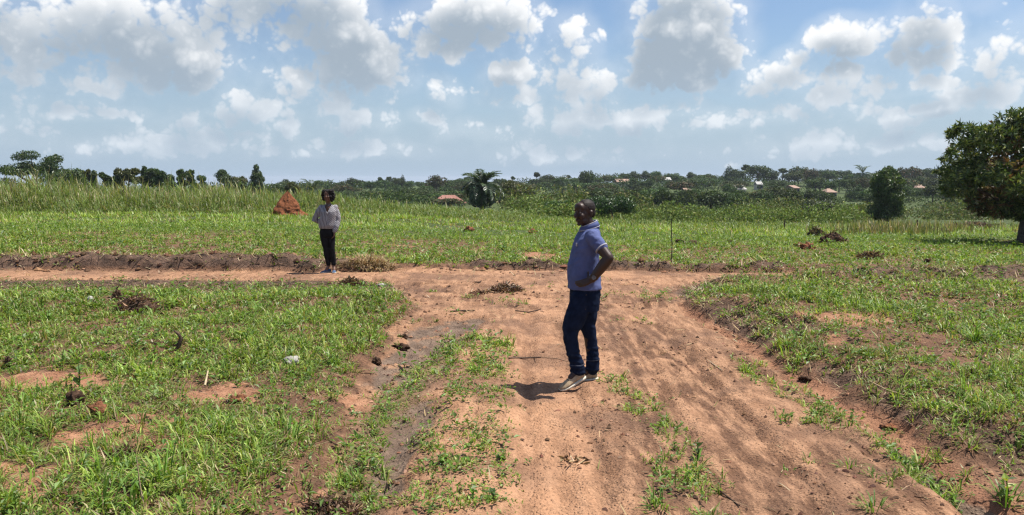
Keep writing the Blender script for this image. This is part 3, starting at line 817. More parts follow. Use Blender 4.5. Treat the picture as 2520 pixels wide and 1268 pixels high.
def crown_soup(blobs, n, L, Wd, cols, wts, inner=.35, up=.25, jit=.2, fold=.15):
    """blobs: (cx,cy,cz,rx,ry,rz)"""
    B = np.array(blobs, float); area = (B[:, 3] * B[:, 4] * B[:, 5]) ** .667
    idx = rng.choice(len(B), n, p=area / area.sum()); d = rand_dirs(n)
    rr = np.where(rng.random(n) < inner, rng.uniform(.35, .85, n), rng.uniform(.82, 1.08, n))
    # lumpy surface so that the outline is uneven
    rr = rr * (1 + .13 * np.sin(d[:, 0] * 7 + idx * 1.7) * np.sin(d[:, 1] * 6 + idx) + .09 * np.sin(d[:, 2] * 9 + idx * 2.1))
    P = B[idx, :3] + d * B[idx, 3:6] * rr[:, None]
    t_ = np.cross(d, rand_dirs(n)); t_ /= np.linalg.norm(t_, axis=1)[:, None] + 1e-9
    D = t_ + d * .30 + rand_dirs(n) * .30 + np.array([0, 0, up - .45]); D /= np.linalg.norm(D, axis=1)[:, None]
    c = palette(n, cols, wts, jit)
    s = Soup(); s.add(*leaves(P, D, d + rand_dirs(n) * .35, L * rng.uniform(.6, 1.35, n), Wd * rng.uniform(.6, 1.3, n), c, fold))
    return s
DARKG = [(.048, .082, .022), (.07, .11, .029), (.034, .06, .018), (.11, .145, .04)]
def make_tree(name, blobs, n, L, Wd, trunk_h, trunk_r, cols=DARKG, wts=(.4, .3, .2, .1), lean=(0, 0), mat=None, limbs=7, **kw):
    """unit-less tree about its base; returns (trunk mesh, crown mesh)"""
    t = Tubes()
    top = Vector((lean[0], lean[1], trunk_h))
    t.add([(0, 0, -.5), (lean[0] * .2, lean[1] * .2, trunk_h * .3), (lean[0] * .6, lean[1] * .6, trunk_h * .7), top], [trunk_r * 1.3, trunk_r, trunk_r * .85, trunk_r * .7], 10)
    bs = sorted(blobs, key=lambda b: -b[3] * b[5])[:limbs]
    for b in bs:
        s0 = Vector((0, 0, 0)).lerp(top, random.uniform(.7, 1.0))
        pts = bent(s0, (b[0], b[1], b[2]), 4, .1)
        t.add(pts, [trunk_r * .55 * (1 - .2 * i) for i in range(5)], 6)
    return t.mesh(name + '_trunk', M_BARK), crown_soup(blobs, n, L, Wd, cols, wts, **kw).mesh(name + '_crown', mat or M_LEAF)
def place_tree(name, meshes, loc, sc, rz, label, group=None, cat='tree'):
    e = empty(name, loc, rz); e.scale = sc if hasattr(sc, '__len__') else (sc,) * 3
    link('trunk', meshes[0], e); link('crown', meshes[1], e)
    tag(e, label, cat, group); return e
def blobs_round(n, R_, H, z0, seed, flat=.8):
    r = random.Random(seed); out = [(0, 0, z0, R_ * .7, R_ * .7, H * .7)]
    for i in range(n):
        a = r.uniform(0, 6.28); e = r.uniform(-.45, 1.0); q = r.uniform(.55, .85)
        s = r.uniform(.26, .44)
        out.append((math.cos(a) * math.cos(e) * R_ * q, math.sin(a) * math.cos(e) * R_ * q, z0 + math.sin(e) * H * q, R_ * s, R_ * s, R_ * s * flat))
    return out

# the mango tree at the right edge: dense dome of long leaves, flushes of rusty young leaves
def mango():
    p = hit(2517, 601); D = p.y
    s = D / FPX                                        # metres per px at that distance
    Rr = 190 * s; top = 318 * s; bot = 66 * s
    r = random.Random(5)
    H = (top - bot) * .5; zc = (top + bot) * .5 + .05
    blobs = [(0, 0, zc, Rr * .62, Rr * .62, H * .66)]
    for i in range(64):
        z = r.uniform(-1, 1); a = r.uniform(0, 6.28); q = math.sqrt(max(0, 1 - z * z * .92))
        k = r.uniform(.78, .9); b = r.uniform(.13, .27)
        zz = zc + z * H * k
        f = 1.0 if zz > zc - H * .35 else 1.0 - .25 * ((zc - H * .35 - zz) / (H * .65))
        blobs.append((math.cos(a) * q * Rr * k * f, math.sin(a) * q * Rr * k * f, zz, Rr * b, Rr * b, Rr * b * .8))
    B = np.array(blobs); nros = 3000
    idx = rng.choice(len(B), nros, p=(B[:, 3] ** 2) / (B[:, 3] ** 2).sum()); d = rand_dirs(nros)
    rr = np.where(rng.random(nros) < .22, rng.uniform(.4, .85, nros), rng.uniform(.85, 1.05, nros))
    C = B[idx, :3] + d * B[idx, 3:6] * rr[:, None]
    out = C - np.array([0, 0, zc]); out /= np.linalg.norm(out, axis=1)[:, None] + 1e-9
    k = 17; ii_ = np.repeat(np.arange(nros), k); N = len(ii_)
    Dv = out[ii_] * .35 + rand_dirs(N) * .9 + np.array([0, 0, -.18]); Dv /= np.linalg.norm(Dv, axis=1)[:, None]
    col = palette(N, [(.06, .10, .026), (.10, .145, .036), (.04, .07, .02), (.21, .245, .07)], (.32, .3, .12, .26), .25)
    flush = (fbm(C[:, 0] * 1.1 + 3, C[:, 2] * 1.1 + C[:, 1], 2, 77) > .30) & (rng.random(nros) < .7)
    rust = palette(N, [(.17, .095, .04), (.13, .09, .036), (.21, .14, .06)], (1, 1, 1), .2)
    col = np.where(flush[ii_][:, None] & (rng.random(N) < .75)[:, None], rust, col)
    s_ = Soup(); s_.add(*leaves(C[ii_] + rand_dirs(N) * .03, Dv, out[ii_] + rand_dirs(N) * .3, rng.uniform(.12, .23, N), rng.uniform(.042, .07, N), col, .1))
    t = Tubes()
    t.add([(0.02, 0, -.3), (.0, 0, .15), (.03, 0, bot * .8), (.0, 0, bot + .5), (.05, .02, zc)], [.22, .165, .14, .13, .07], 12)
    for b in sorted(blobs[1:], key=lambda q: -q[3])[:22]:
        t.add(bent((0, 0, bot * random.uniform(.85, 1.5)), b[:3], 5, .09), [.075, .06, .05, .04, .03, .012], 7)
    e = empty('mango_tree', p); tag(e, 'big dome-shaped dark green tree with rusty young leaves at the right edge', 'tree')
    link('trunk', t.mesh('mango_trunk', M_BARK), e); link('crown', s_.mesh('mango_crown', M_LEAF), e)
mango()
# columnar dense tree left of it, farther away
def dense_tree():
    p = hit(2180, 549); s = p.y / FPX
    h = 142 * s; w = 42 * s
    r = random.Random(9); bl = []
    for i in range(34):
        t = r.random(); z = h * (.06 + .9 * t)
        rad = w * np.interp(t, [0, .15, .45, .7, .9, 1], [.75, .95, .92, 1.0, .68, .35])
        a = r.uniform(0, 6.28); q = r.uniform(.35, .75)
        bl.append((math.cos(a) * rad * q, math.sin(a) * rad * q, z, rad * r.uniform(.26, .55), rad * r.uniform(.26, .55), rad * r.uniform(.28, .6)))
    bl.append((0, 0, h * .5, w * .45, w * .45, h * .38))
    m = make_tree('dense', bl, 13000, .22, .10, h * .6, .14, [(.055, .095, .026), (.085, .13, .034), (.038, .068, .02), (.14, .175, .05)], (.36, .32, .16, .16), jit=.25)
    place_tree('dense_tree', m, p, 1.0, .4, 'tall narrow dark green tree standing alone left of the dome-shaped tree')
dense_tree()

# trees showing over the tall grass on the left
def far_base(u, Y):
    X = (u - 1260) / FPX * Y * 1.004
    return Vector((X, Y, ground_z(X, Y)))
def top_height(u, v, Y):
    """height of a tree at depth Y whose top stands at pixel row v"""
    q = at_depth(u, v, Y); return q.z - ground_z(q.x, q.y)
def acacia():
    Y = 82.0; b = far_base(90, Y); h = top_height(90, 366, Y); s = Y / FPX
    r = random.Random(3); bl = []
    for i in range(30):
        a = r.uniform(0, 6.28); q = math.sqrt(r.random()) * 66 * s
        zz = h - (8 + 50 * r.random() ** .8) * s * (1 if r.random() < .7 else 1.3) - (q / (66 * s)) * 14 * s
        rad = r.uniform(13, 24) * s
        bl.append((math.cos(a) * q, math.sin(a) * q, zz, rad, rad, rad * .42))
    m = make_tree('acacia', bl, 9000, .24, .11, h * .45, .16, DARKG, (.45, .25, .25, .05), limbs=14)
    place_tree('flat_topped_tree', m, b, 1.0, 0, 'wide flat-topped dark tree above the tall grass at the far left')
acacia()
def skyline_tree(name, u, v, wpx, Y, shape, label, seed, cols=DARKG, wts=(.4, .3, .2, .1), n=4500, leaf=.26, group=None, mat=None):
    b = far_base(u, Y); h = top_height(u, v, Y); s = Y / FPX; w = wpx * .5 * s; r = random.Random(seed); bl = []
    if shape == 'cone':
        for i in range(26):
            t = r.random() ** .8; rad = w * (1.05 - .95 * t) * 1.0
            a = r.uniform(0, 6.28)
            bl.append((math.cos(a) * rad * .62, math.sin(a) * rad * .62, h * (.12 + .86 * t), rad * .42 + .12, rad * .42 + .12, rad * .34 + .2))
        bl.append((0, 0, h * .96, w * .10, w * .10, h * .05))
    elif shape == 'spire':
        for i in range(14):
            t = r.random(); bl.append((r.uniform(-.4, .4) * w, r.uniform(-.4, .4) * w, h * (.3 + .66 * t), w * r.uniform(.35, .6), w * .5, h * .09))
    elif shape == 'open':
        for i in range(18):
            a = r.uniform(0, 6.28); q = r.uniform(.3, .95) * w
            bl.append((math.cos(a) * q, math.sin(a) * q, h * r.uniform(.55, .97), w * r.uniform(.18, .32), w * r.uniform(.18, .32), w * r.uniform(.14, .24)))
    else:
        bl = blobs_round(18, w, h * .34, h * .64, seed)
    m = make_tree(name, bl, n, leaf, leaf * .5, h * .55, max(.08, h * .022), cols, wts, mat=mat)
    return place_tree(name, m, b, 1.0, r.uniform(0, 6), label, group)
OLIVE = [(.075, .085, .022), (.10, .105, .03), (.05, .06, .018), (.13, .12, .04)]
skyline_tree('bushy_tree', 178, 411, 84, 74, 'round', 'bushy tree just right of the wide flat-topped tree, over the tall grass', 21)
skyline_tree('small_tree', 217, 419, 26, 96, 'open', 'paler slim tree, first of two slim ones right of the bushy tree at left', 22, OLIVE)
skyline_tree('small_tree', 239, 423, 20, 96, 'spire', 'dark slim tree, second of two slim ones right of the bushy tree at left', 23, n=2500)
skyline_tree('small_tree', 275, 428, 36, 92, 'open', 'small loose-crowned tree standing alone over the grass, left of a larger clump', 24)
skyline_tree('leafy_tree', 324, 415, 60, 88, 'open', 'leafy tree with upright shoots, left end of the ragged row over the grass', 25, OLIVE, (.5, .2, .25, .05), n=7000)
skyline_tree('leafy_tree', 300, 428, 26, 88, 'round', 'low dark bush against the left side of the leafy tree with upright shoots', 26, n=3000)
skyline_tree('slim_tree', 363, 414, 14, 100, 'spire', 'very thin dark spire tree in the ragged row over the tall grass', 27, n=2200)
skyline_tree('spreading_tree', 402, 419, 78, 92, 'open', 'wide dark tree with a sky gap through its crown, over the tall grass', 28, n=8000)
skyline_tree('spreading_tree', 461, 420, 38, 92, 'open', 'dark open-crowned tree at the right end of the ragged row', 29, n=4500)
skyline_tree('slim_tree', 503, 435, 24, 150, 'spire', 'faint slim tree between the ragged row and a pair of taller trees', 30, mat=M_FAR)
skyline_tree('slim_tree', 484, 446, 20, 150, 'round', 'low faint tree right of the ragged row over the grass', 35, mat=M_FAR)
skyline_tree('tall_tree', 559, 421, 44, 120, 'spire', 'tall ragged tree left of the dark conical tree', 31, n=5500)
skyline_tree('tall_tree', 592, 433, 40, 118, 'round', 'olive tree between the ragged tall tree and the conical tree', 32, OLIVE, n=5000)
skyline_tree('conifer', 638, 406, 58, 125, 'cone', 'dark conical tree rising above the others left of the termite mound', 33, n=9000)
skyline_tree('round_tree', 677, 452, 42, 135, 'round', 'low round tree at the foot of the conical tree, behind the termite mound', 34)
skyline_tree('round_tree', 726, 450, 34, 90, 'round', 'olive bush right of the termite mound top', 36, OLIVE)
skyline_tree('round_tree', 1272, 443, 84, 110, 'round', 'olive round-crowned tree right of the palm', 37, OLIVE, n=8000)
skyline_tree('round_tree', 1505, 484, 110, 52, 'round', 'dark leafy bush behind the head of the man', 38, [(.03, .07, .016), (.05, .10, .022), (.02, .045, .012), (.08, .13, .03)], n=9000, leaf=.16)
skyline_tree('round_tree', 2010, 498, 90, 66, 'round', 'grey-green bush in the scrub left of the tall narrow tree', 39, [(.05, .07, .028), (.07, .09, .035), (.035, .05, .02), (.09, .10, .04)], n=8000, leaf=.17)
skyline_tree('round_tree', 1375, 497, 70, 50, 'round', 'low bright bush left of the head of the man', 40, [(.06, .12, .022), (.09, .16, .03), (.04, .08, .016), (.12, .17, .04)], n=5000, leaf=.15)

# palms
def frond_mesh(name, Lf, seed, droop=1.2, nl=26, leafL=.55, col=DARKG):
    r = random.Random(seed); pts = []; p = Vector((0, 0, 0)); el = R(78)
    K = 12
    for i in range(K + 1):
        pts.append(p.copy()); el -= droop / K * (1 + i / K)
        p = p + Vector((math.cos(el), 0, math.sin(el))) * Lf / K
    tb = Tubes(); tb.add(pts, [.035 * (1 - .85 * i / K) + .004 for i in range(K + 1)], 5)
    P, D, U, L = [], [], [], []
    for j in range(nl * 2):
        t = .12 + .88 * (j // 2) / nl; i = min(int(t * K), K - 1); f = t * K - i
        q = pts[i].lerp(pts[i + 1], f); tg = (pts[i + 1] - pts[i]).normalized(); sd = 1 if j % 2 else -1
        d = (Vector((0, sd, 0)) * .8 + tg * .75 + Vector((0, 0, r.uniform(-.35, .15)))).normalized()
        P.append(q); D.append(d); U.append((0, 0, 1)); L.append(leafL * (math.sin(math.pi * (.12 + .8 * t)) * .8 + .25) * r.uniform(.85, 1.1))
    P = np.array([tuple(x) for x in P]); D = np.array([tuple(x) for x in D]); L = np.array(L)
    c = palette(len(P), col, [1] * len(col))
    lv = leaves(P, D, np.array(U, float), L, np.full(len(P), .115), c, .05)
    V_ = np.concatenate([np.array(tb.V), lv[0]]); nvt = len(tb.V)
    C = np.concatenate([np.tile((.06, .075, .03), (nvt, 1)), lv[2]])
    return build_mesh(name, V_, lv[1] + nvt, np.array(tb.F), C, False, [M_LEAF])
PALMG = [(.042, .075, .03), (.06, .10, .042), (.03, .055, .022), (.085, .12, .055)]
def palm(u, vbase, vtop, rpx, Y, label, nf, seed, mat=None, trunk_frac=.4, hide=0):
    b = far_base(u, Y); s = Y / FPX
    zb = at_depth(u, vbase, Y).z
    ht = at_depth(u, vtop, Y).z - b.z
    r = random.Random(seed); e = empty('palm_tree', b); tag(e, label, 'palm')
    zc = ht - rpx * .86 * s
    t = Tubes(); t.add([(0, 0, -.6), (0.05, 0, zc * .5), (0, 0, zc + .1)], [.30, .24, .26], 10); link('trunk', t.mesh('palm_trunk', M_BARK), e)
    fm = [frond_mesh('palm_frond', rpx * s * 1.22, seed + i, dr, 26, rpx * s * .30, PALMG) for i, dr in enumerate((1.0, 1.5, 2.0))]
    for i in range(nf):
        k = i % 3; el = [R(2), R(-30), R(-62)][k] + r.uniform(-.18, .18)
        o = link('frond', fm[k], e, (0, 0, zc), (0, -el * 1.0, i * 2.399 + r.uniform(-.2, .2)))
        o.scale = (r.uniform(.85, 1.1),) * 3
palm(1187, 512, 419, 55, 72, 'palm with arching grey-green fronds beside the red roof', 44, 50)
palm(772, 500, 439, 36, 130, 'hazy palm in the trees left of the head of the woman', 20, 60)
palm(2115, 470, 407, 26, 250, 'dark palm on the skyline left of the tall narrow tree', 18, 70)
palm(1383, 470, 432, 22, 230, 'pale palm on the wooded slope left of the head of the man', 16, 80)

# wood on the far slope: shared tree shapes, every tree an object
FARC = [(.042, .07, .02), (.065, .096, .026), (.028, .048, .016), (.105, .128, .036)]
proto = {}
for i in range(4):
    proto['round%d' % i] = make_tree('far_round', blobs_round(14, 3.0, 2.6, 4.4, 100 + i), 1300, .62, .36, 4.0, .2, FARC, mat=M_FAR)
proto['mango0'] = make_tree('far_mango', blobs_round(16, 3.4, 2.3, 4.2, 110), 1400, .6, .36, 3.5, .22, FARC + [(.15, .10, .05), (.11, .085, .04)], (.25, .22, .13, .1, .18, .12), mat=M_FAR)
proto['cone0'] = make_tree('far_cone', [(random.uniform(-.6, .6) * (1 - t), random.uniform(-.6, .6) * (1 - t), 1.2 + 6 * t, 1.9 * (1 - t) + .35, 1.9 * (1 - t) + .35, .8) for t in np.linspace(0, 1, 12)], 1200, .55, .3, 5, .18, FARC, (.4, .2, .35, .05), mat=M_FAR)
proto['lolly0'] = make_tree('far_lolly', blobs_round(9, 1.5, 1.4, 6.0, 120), 800, .5, .3, 5.4, .14, FARC, mat=M_FAR)
proto['palm0'] = make_tree('far_shrub', blobs_round(10, 3.2, 1.4, 1.8, 130, .6), 1000, .7, .3, 1.4, .15, FARC, mat=M_FAR)
FH, FW = {}, {}
for k_, (tm_, cm_) in proto.items():
    co = np.empty(len(cm_.vertices) * 3, np.float32); cm_.vertices.foreach_get('co', co); co = co.reshape(-1, 3)
    FH[k_[:-1]] = float(np.percentile(co[:, 2], 99.5)); FW[k_[:-1]] = float(np.percentile(np.abs(co[:, 0]), 98) * 2)
FLAB = {'round': 'round dark green tree on the far wooded', 'mango': 'broad brownish-crowned tree on the far wooded',
        'cone': 'pointed dark tree on the far wooded', 'lolly': 'slender ball-crowned tree on the far wooded', 'palm': 'low spreading shrub on the far wooded'}
FNAME = {'round': 'round_tree', 'mango': 'broad_tree', 'cone': 'pointed_tree', 'lolly': 'slender_tree', 'palm': 'spreading_shrub'}
FGRP = {'round': 'round trees of the far wood', 'mango': 'brownish broad trees of the far wood', 'cone': 'pointed trees of the far wood', 'lolly': 'slender trees of the far wood', 'palm': 'shrubs at the foot of the far wood'}
ZONES = [(850, 'behind the woman'), (1150, 'between the woman and the palm'), (1400, 'between the palm and the man'), (1655, 'between the man and the thin pole'), (1900, 'just right of the thin pole'), (2140, 'left of the tall narrow tree'), (9999, 'right of the tall narrow tree')]
HOMES = [(1104, 84, 135), (1815, 26, 230), (1866, 15, 260), (1690, 20, 200), (1640, 18, 290), (1948, 18, 240), (1530, 34, 280), (2038, 26, 200), (2262, 26, 210)]
def far_tree(kind, u, v, wpx, Y, label=None):
    if not label and any(abs(u - hu) < wpx * .30 + hw * .35 and Y < hy and v < 462 for hu, hw, hy in HOMES): return
    b = far_base(u, Y); h = top_height(u, v, Y)
    if h < 1.2: return
    sz = h / FH[kind]; sx = wpx * Y / FPX / FW[kind]
    key = kind + str(random.randrange(4)) if kind == 'round' else kind + '0'
    place_tree(FNAME[kind], proto[key], b, (sx, sx, sz), random.uniform(0, 6.28), label or '%s %s, %s' % (FLAB[kind], 'skyline' if Y > 230 else 'slope', next(z for lim, z in ZONES if u < lim)), None if label else FGRP[kind])
SKY_TREES = [('round', 840, 447, 44, 260), ('round', 873, 438, 34, 280), ('round', 893, 442, 30, 300), ('round', 915, 446, 36, 260), ('lolly', 938, 436, 14, 300), ('lolly', 960, 435, 16, 300),
    ('cone', 993, 432, 24, 300), ('round', 1012, 444, 30, 280), ('round', 1040, 446, 34, 290), ('mango', 1075, 432, 48, 240, 'broad brownish-topped tree on the skyline left of the palm by the red roof'), ('round', 1108, 444, 36, 260), ('round', 1135, 446, 36, 250),
    ('round', 1228, 438, 30, 260), ('round', 1252, 441, 36, 280), ('lolly', 1262, 434, 12, 300), ('lolly', 1320, 424, 18, 290), ('round', 1340, 438, 44, 280), ('round', 1360, 436, 30, 300), ('lolly', 1397, 431, 13, 320), ('round', 1412, 437, 32, 300),
    ('round', 1444, 417, 44, 240, 'large round dark tree on the skyline directly above the head of the man'), ('round', 1470, 437, 30, 300), ('mango', 1492, 431, 38, 310), ('round', 1515, 434, 30, 300), ('round', 1535, 426, 28, 320), ('round', 1562, 422, 34, 320), ('round', 1590, 421, 30, 320), ('round', 1612, 420, 32, 320), ('round', 1640, 428, 30, 320), ('round', 1668, 432, 34, 310),
    ('round', 1700, 424, 28, 320), ('round', 1722, 430, 34, 310), ('round', 1745, 428, 32, 320), ('cone', 1790, 409, 40, 300, 'pointed dark tree at the left end of the tallest part of the wood'), ('round', 1812, 414, 36, 300), ('lolly', 1830, 405, 22, 310), ('round', 1860, 405, 62, 290, 'largest round tree in the tallest part of the far wood'), ('round', 1893, 420, 40, 300), ('lolly', 1920, 414, 26, 310), ('round', 1935, 422, 34, 300),
    ('mango', 1958, 410, 40, 300), ('mango', 1988, 416, 46, 290), ('round', 2022, 416, 36, 310), ('round', 2045, 418, 34, 310), ('round', 2072, 418, 36, 310), ('round', 2095, 424, 34, 300), ('round', 2140, 424, 40, 300),
    ('mango', 2228, 411, 52, 260, 'brownish broad tree on the skyline right behind the tall narrow tree'), ('round', 2258, 413, 36, 280), ('round', 2292, 412, 50, 290), ('mango', 2300, 436, 54, 220), ('round', 2340, 418, 50, 290), ('round', 2400, 420, 50, 290), ('round', 2470, 420, 60, 290), ('round', 2560, 418, 60, 280), ('round', 705, 460, 36, 240), ('round', 655, 462, 40, 240), ('round', 790, 452, 40, 260), ('round', 815, 452, 34, 280)]
for t_ in SKY_TREES: far_tree(*t_)
rf = random.Random(44)
for i in range(340):
    u = rf.uniform(690, 2560); f = (u - 690) / 1870
    Y = rf.uniform(115, 300)
    vb = np.interp(u, [690, 1000, 1250, 1500, 1750, 2300, 2560], [452, 450, 446, 440, 434, 430, 430])
    v = lerp(vb + 36, vb - 7, (Y - 115) / 185) + rf.uniform(-9, 9)
    kind = rf.choices(['round', 'mango', 'palm', 'cone'], (.62, .10, .22, .06))[0]
    if kind == 'palm' : v = max(v, 470)
    w = rf.uniform(34, 66) * (.8 + .5 * (300 - Y) / 175)
    far_tree(kind, u, v, w, Y)

# scrub between the field and the wood: one mass nobody could count
scrub = Soup()
def scrub_band(n, y0, y1, umin, umax, hmin, hmax, rad, nl, leaf, cols, wts, seed):
    r = random.Random(seed); bl = []
    for i in range(n):
        Y = r.uniform(y0, y1); u = r.uniform(umin, umax); b = far_base(u, Y); h = r.uniform(hmin, hmax) * (.7 + .6 * r.random())
        w = rad * r.uniform(.6, 1.4)
        bl.append((b.x, b.y, b.z + h * .45, w, w, h * .6))
        for j in range(3):
            a = r.uniform(0, 6.28); bl.append((b.x + math.cos(a) * w * .8, b.y + math.sin(a) * w * .8, b.z + h * r.uniform(.3, .8), w * .5, w * .5, h * .35))
    s = crown_soup(bl, nl, leaf, leaf * .42, cols, wts, inner=.2, up=.55)
    scrub.add(s.V[0], s.T[0], s.C[0])
SCR = [(.10, .13, .038), (.135, .155, .046), (.07, .095, .03), (.15, .13, .065), (.18, .165, .06)]
scrub_band(75, 46, 70, 1270, 2100, .2, 1.1, 1.3, 30000, .22, [(.13, .17, .042), (.18, .22, .056), (.085, .12, .032), (.20, .19, .07)], (.4, .3, .2, .1), 1)
scrub_band(125, 66, 115, 1275, 2650, .3, 1.9, 1.9, 42000, .34, SCR, (.3, .25, .2, .15, .1), 2)
scrub_band(150, 115, 200, 640, 2650, .8, 1.9, 3.0, 30000, .5, FARC + [(.09, .11, .04)], (.3, .25, .2, .15, .1), 3)
scrub_band(170, 220, 420, 640, 2700, 1.6, 3.2, 4.5, 26000, .95, FARC, (.4, .3, .2, .1), 4)
scrub_band(60, 90, 190, -200, 640, 1.2, 2.6, 2.6, 14000, .5, FARC, (.4, .3, .2, .1), 5)
o = link('scrub', scrub.mesh('scrub', M_FAR)); tag(o, 'olive scrub and undergrowth covering the dip and far slope', None, None, 'stuff')

# ------------------------------------------------------------------ far houses
M_ROOFRED = mat_noise('red_roof', (.22, .10, .075), (.32, .16, .125), 1.2, rough=.8)
M_ROOFPALE = mat_noise('pale_roof', (.30, .29, .27), (.42, .40, .37), .9, rough=.6)
M_ROOFPINK = mat_noise('pinkish_roof', (.25, .165, .125), (.34, .225, .17), .9, rough=.75)
M_WALL = mat_noise('plaster', (.52, .46, .40), (.64, .58, .50), 1.2, rough=.9)
M_DARKWIN = mat_noise('window_glass', (.02, .025, .03), (.05, .06, .07), 2, rough=.15)
M_DOOR = mat_noise('door_paint', (.10, .06, .04), (.15, .09, .06), 3, rough=.6)
def box_mesh(name, x0, x1, y0, y1, z0, z1, mat):
    V_ = [(x, y, z) for z in (z0, z1) for y in (y0, y1) for x in (x0, x1)]
    F = [(0, 2, 3, 1), (4, 5, 7, 6), (0, 1, 5, 4), (2, 6, 7, 3), (0, 4, 6, 2), (1, 3, 7, 5)]
    return build_mesh(name, np.array(V_), None, np.array(F), None, False, [mat])
def house(u, veave, wpx, Y, roofmat, label, hip=True, wall_h=2.6, roof_h=1.5, rz=.0, depth=5.0):
    q = at_depth(u, veave, Y); w = wpx * Y / FPX; b = Vector((q.x, q.y, q.z - wall_h))
    e = empty('house', b, rz); tag(e, label, 'house')
    hx, hy = w / 2 * .92, depth / 2
    link('wall', box_mesh('house_wall', -hx, hx, -hy, hy, -3.0, wall_h, M_WALL), e)
    ox, oy, z0, z1, th = w / 2, hy + .35, wall_h - .1, wall_h + roof_h, .12
    rx = ox - (oy * .9 if hip else 0.0); rx = max(rx, .3)
    top = [(-ox, -oy, z0), (ox, -oy, z0), (ox, oy, z0), (-ox, oy, z0), (-rx, 0, z1), (rx, 0, z1)]
    V_ = top + [(x, y, z - th) for x, y, z in top]
    F3 = [(0, 4, 3), (1, 2, 5), (6, 9, 10), (7, 11, 8)]
    F4 = [(0, 1, 5, 4), (2, 3, 4, 5), (6, 10, 11, 7), (8, 11, 10, 9), (0, 6, 7, 1), (2, 8, 9, 3), (1, 7, 8, 2), (3, 9, 6, 0)]
    link('roof', build_mesh('house_roof', np.array(V_), np.array(F3), np.array(F4), None, False, [roofmat]), e)
    for sx in (-.55, .55):
        wn = link('window', box_mesh('house_window', hx * sx - .45, hx * sx + .45, -hy - .03, -hy + .05, 1.0, 2.0, M_WALL), e)
        link('pane', box_mesh('house_pane', hx * sx - .38, hx * sx + .38, -hy - .045, -hy - .035, 1.07, 1.93, M_DARKWIN), wn)
    link('door', box_mesh('house_door', -.45, .45, -hy - .04, -hy + .05, 0, 2.05, M_DOOR), e)
house(1104, 497, 84, 135, M_ROOFRED, 'low house with a dull red hipped roof beside the palm', True, 2.2, 1.15, .15, 3.4)
house(1815, 465, 26, 230, M_ROOFPALE, 'pale-roofed house in the middle of the far wood', False, 2.6, 1.2, .2)
house(1866, 453, 15, 260, M_ROOFPALE, 'small white-roofed house right of the pale-roofed house in the far wood', False, 2.4, .8, -.1)
house(1690, 471, 20, 200, M_ROOFPINK, 'small pinkish house low on the far slope right of the man', False, 2.2, .8, 0)
house(1640, 442, 18, 290, M_ROOFPALE, 'white building on the skyline of the wood right of the man', False, 2.8, .8, 0)
house(1948, 462, 18, 240, M_ROOFPINK, 'tiny pink-walled house in the far wood below the brownish trees', False, 2.2, .7, .3)
house(1530, 447, 34, 280, M_ROOFPINK, 'long pinkish-roofed building half hidden on the far ridge', False, 2.2, .9, .1)
house(2038, 472, 26, 200, M_ROOFPINK, 'low tan-roofed house left of the tall narrow tree', True, 2.2, .8, .0)
house(2262, 462, 26, 210, M_ROOFPINK, 'pink-roofed house between the tall narrow tree and the dome-shaped tree', True, 2.4, .9, -.2)

# ------------------------------------------------------------------ things lying and standing in the field
def lump_mesh(name, rx, ry, rz, seed, mat, rough=.75, nu=26, nv=15, freq=2.6):
    r = random.Random(seed); V_ = []; F = []
    ox = seed * 3.7
    th, ph = np.meshgrid(np.pi * np.arange(nv + 1) / nv, 2 * np.pi * np.arange(nu) / nu, indexing='ij')
    d = np.stack([np.sin(th) * np.cos(ph), np.sin(th) * np.sin(ph), np.cos(th)], -1).reshape(-1, 3)
    f = 1 + rough * fbm(d[:, 0] * freq + ox + d[:, 2] * 1.3, d[:, 1] * freq - ox + d[:, 2] * 1.9, 4, seed)
    V_ = d * np.array([rx, ry, rz]) * f[:, None]
    for i in range(nv):
        for j in range(nu):
            a = i * nu + j; b = i * nu + (j + 1) % nu
            F.append((a, a + nu, b + nu, b))
    return build_mesh(name, np.array(V_), None, np.array(F), None, True, [mat])
# termite mound: steep ragged cone of red earth
def termite():
    p = hit(708, 529); s = p.y / FPX; h = 60 * s; w = 41 * s
    nu, nv = 72, 44; V_ = []; F = []
    t, a = np.meshgrid(np.arange(nv + 1) / nv, 2 * np.pi * np.arange(nu) / nu, indexing='ij'); t = t.ravel(); a = a.ravel()
    ca, sa = np.cos(a), np.sin(a)
    f = fbm(ca * 2.2 + t * 3, sa * 2.2 - t * 4, 5, 8, .6)
    r0 = (w * (1.0 - t) ** .82 * (1 + .10 * np.sin(3 * a + 1.2 + t * 2) + .06 * np.sin(7 * a - t * 4)) + .02) * (1 + .19 * f)
    V_ = [tuple(q) for q in np.column_stack([r0 * ca + .04 * w * t, r0 * sa, h * t * (1 + .05 * f) - .08])]
    for i in range(nv):
        for j in range(nu):
            a = i * nu + j; b = i * nu + (j + 1) % nu; F.append((a, b, b + nu, a + nu))
    V_.append((.04 * w, 0, h)); k = len(V_) - 1
    T = [(nv * nu + j, nv * nu + (j + 1) % nu, k) for j in range(nu)]
    m = mat_noise('termite_earth', (.14, .052, .026), (.255, .10, .048), 9, rough=.95, spec=.05, bstr=1.0, bdist=.06)
    o = link('termite_mound', build_mesh('termite_mound', np.array(V_), np.array(T), np.array(F), None, True, [m]), None, p)
    tag(o, 'steep red termite mound at the edge of the tall grass', 'termite mound')
termite()
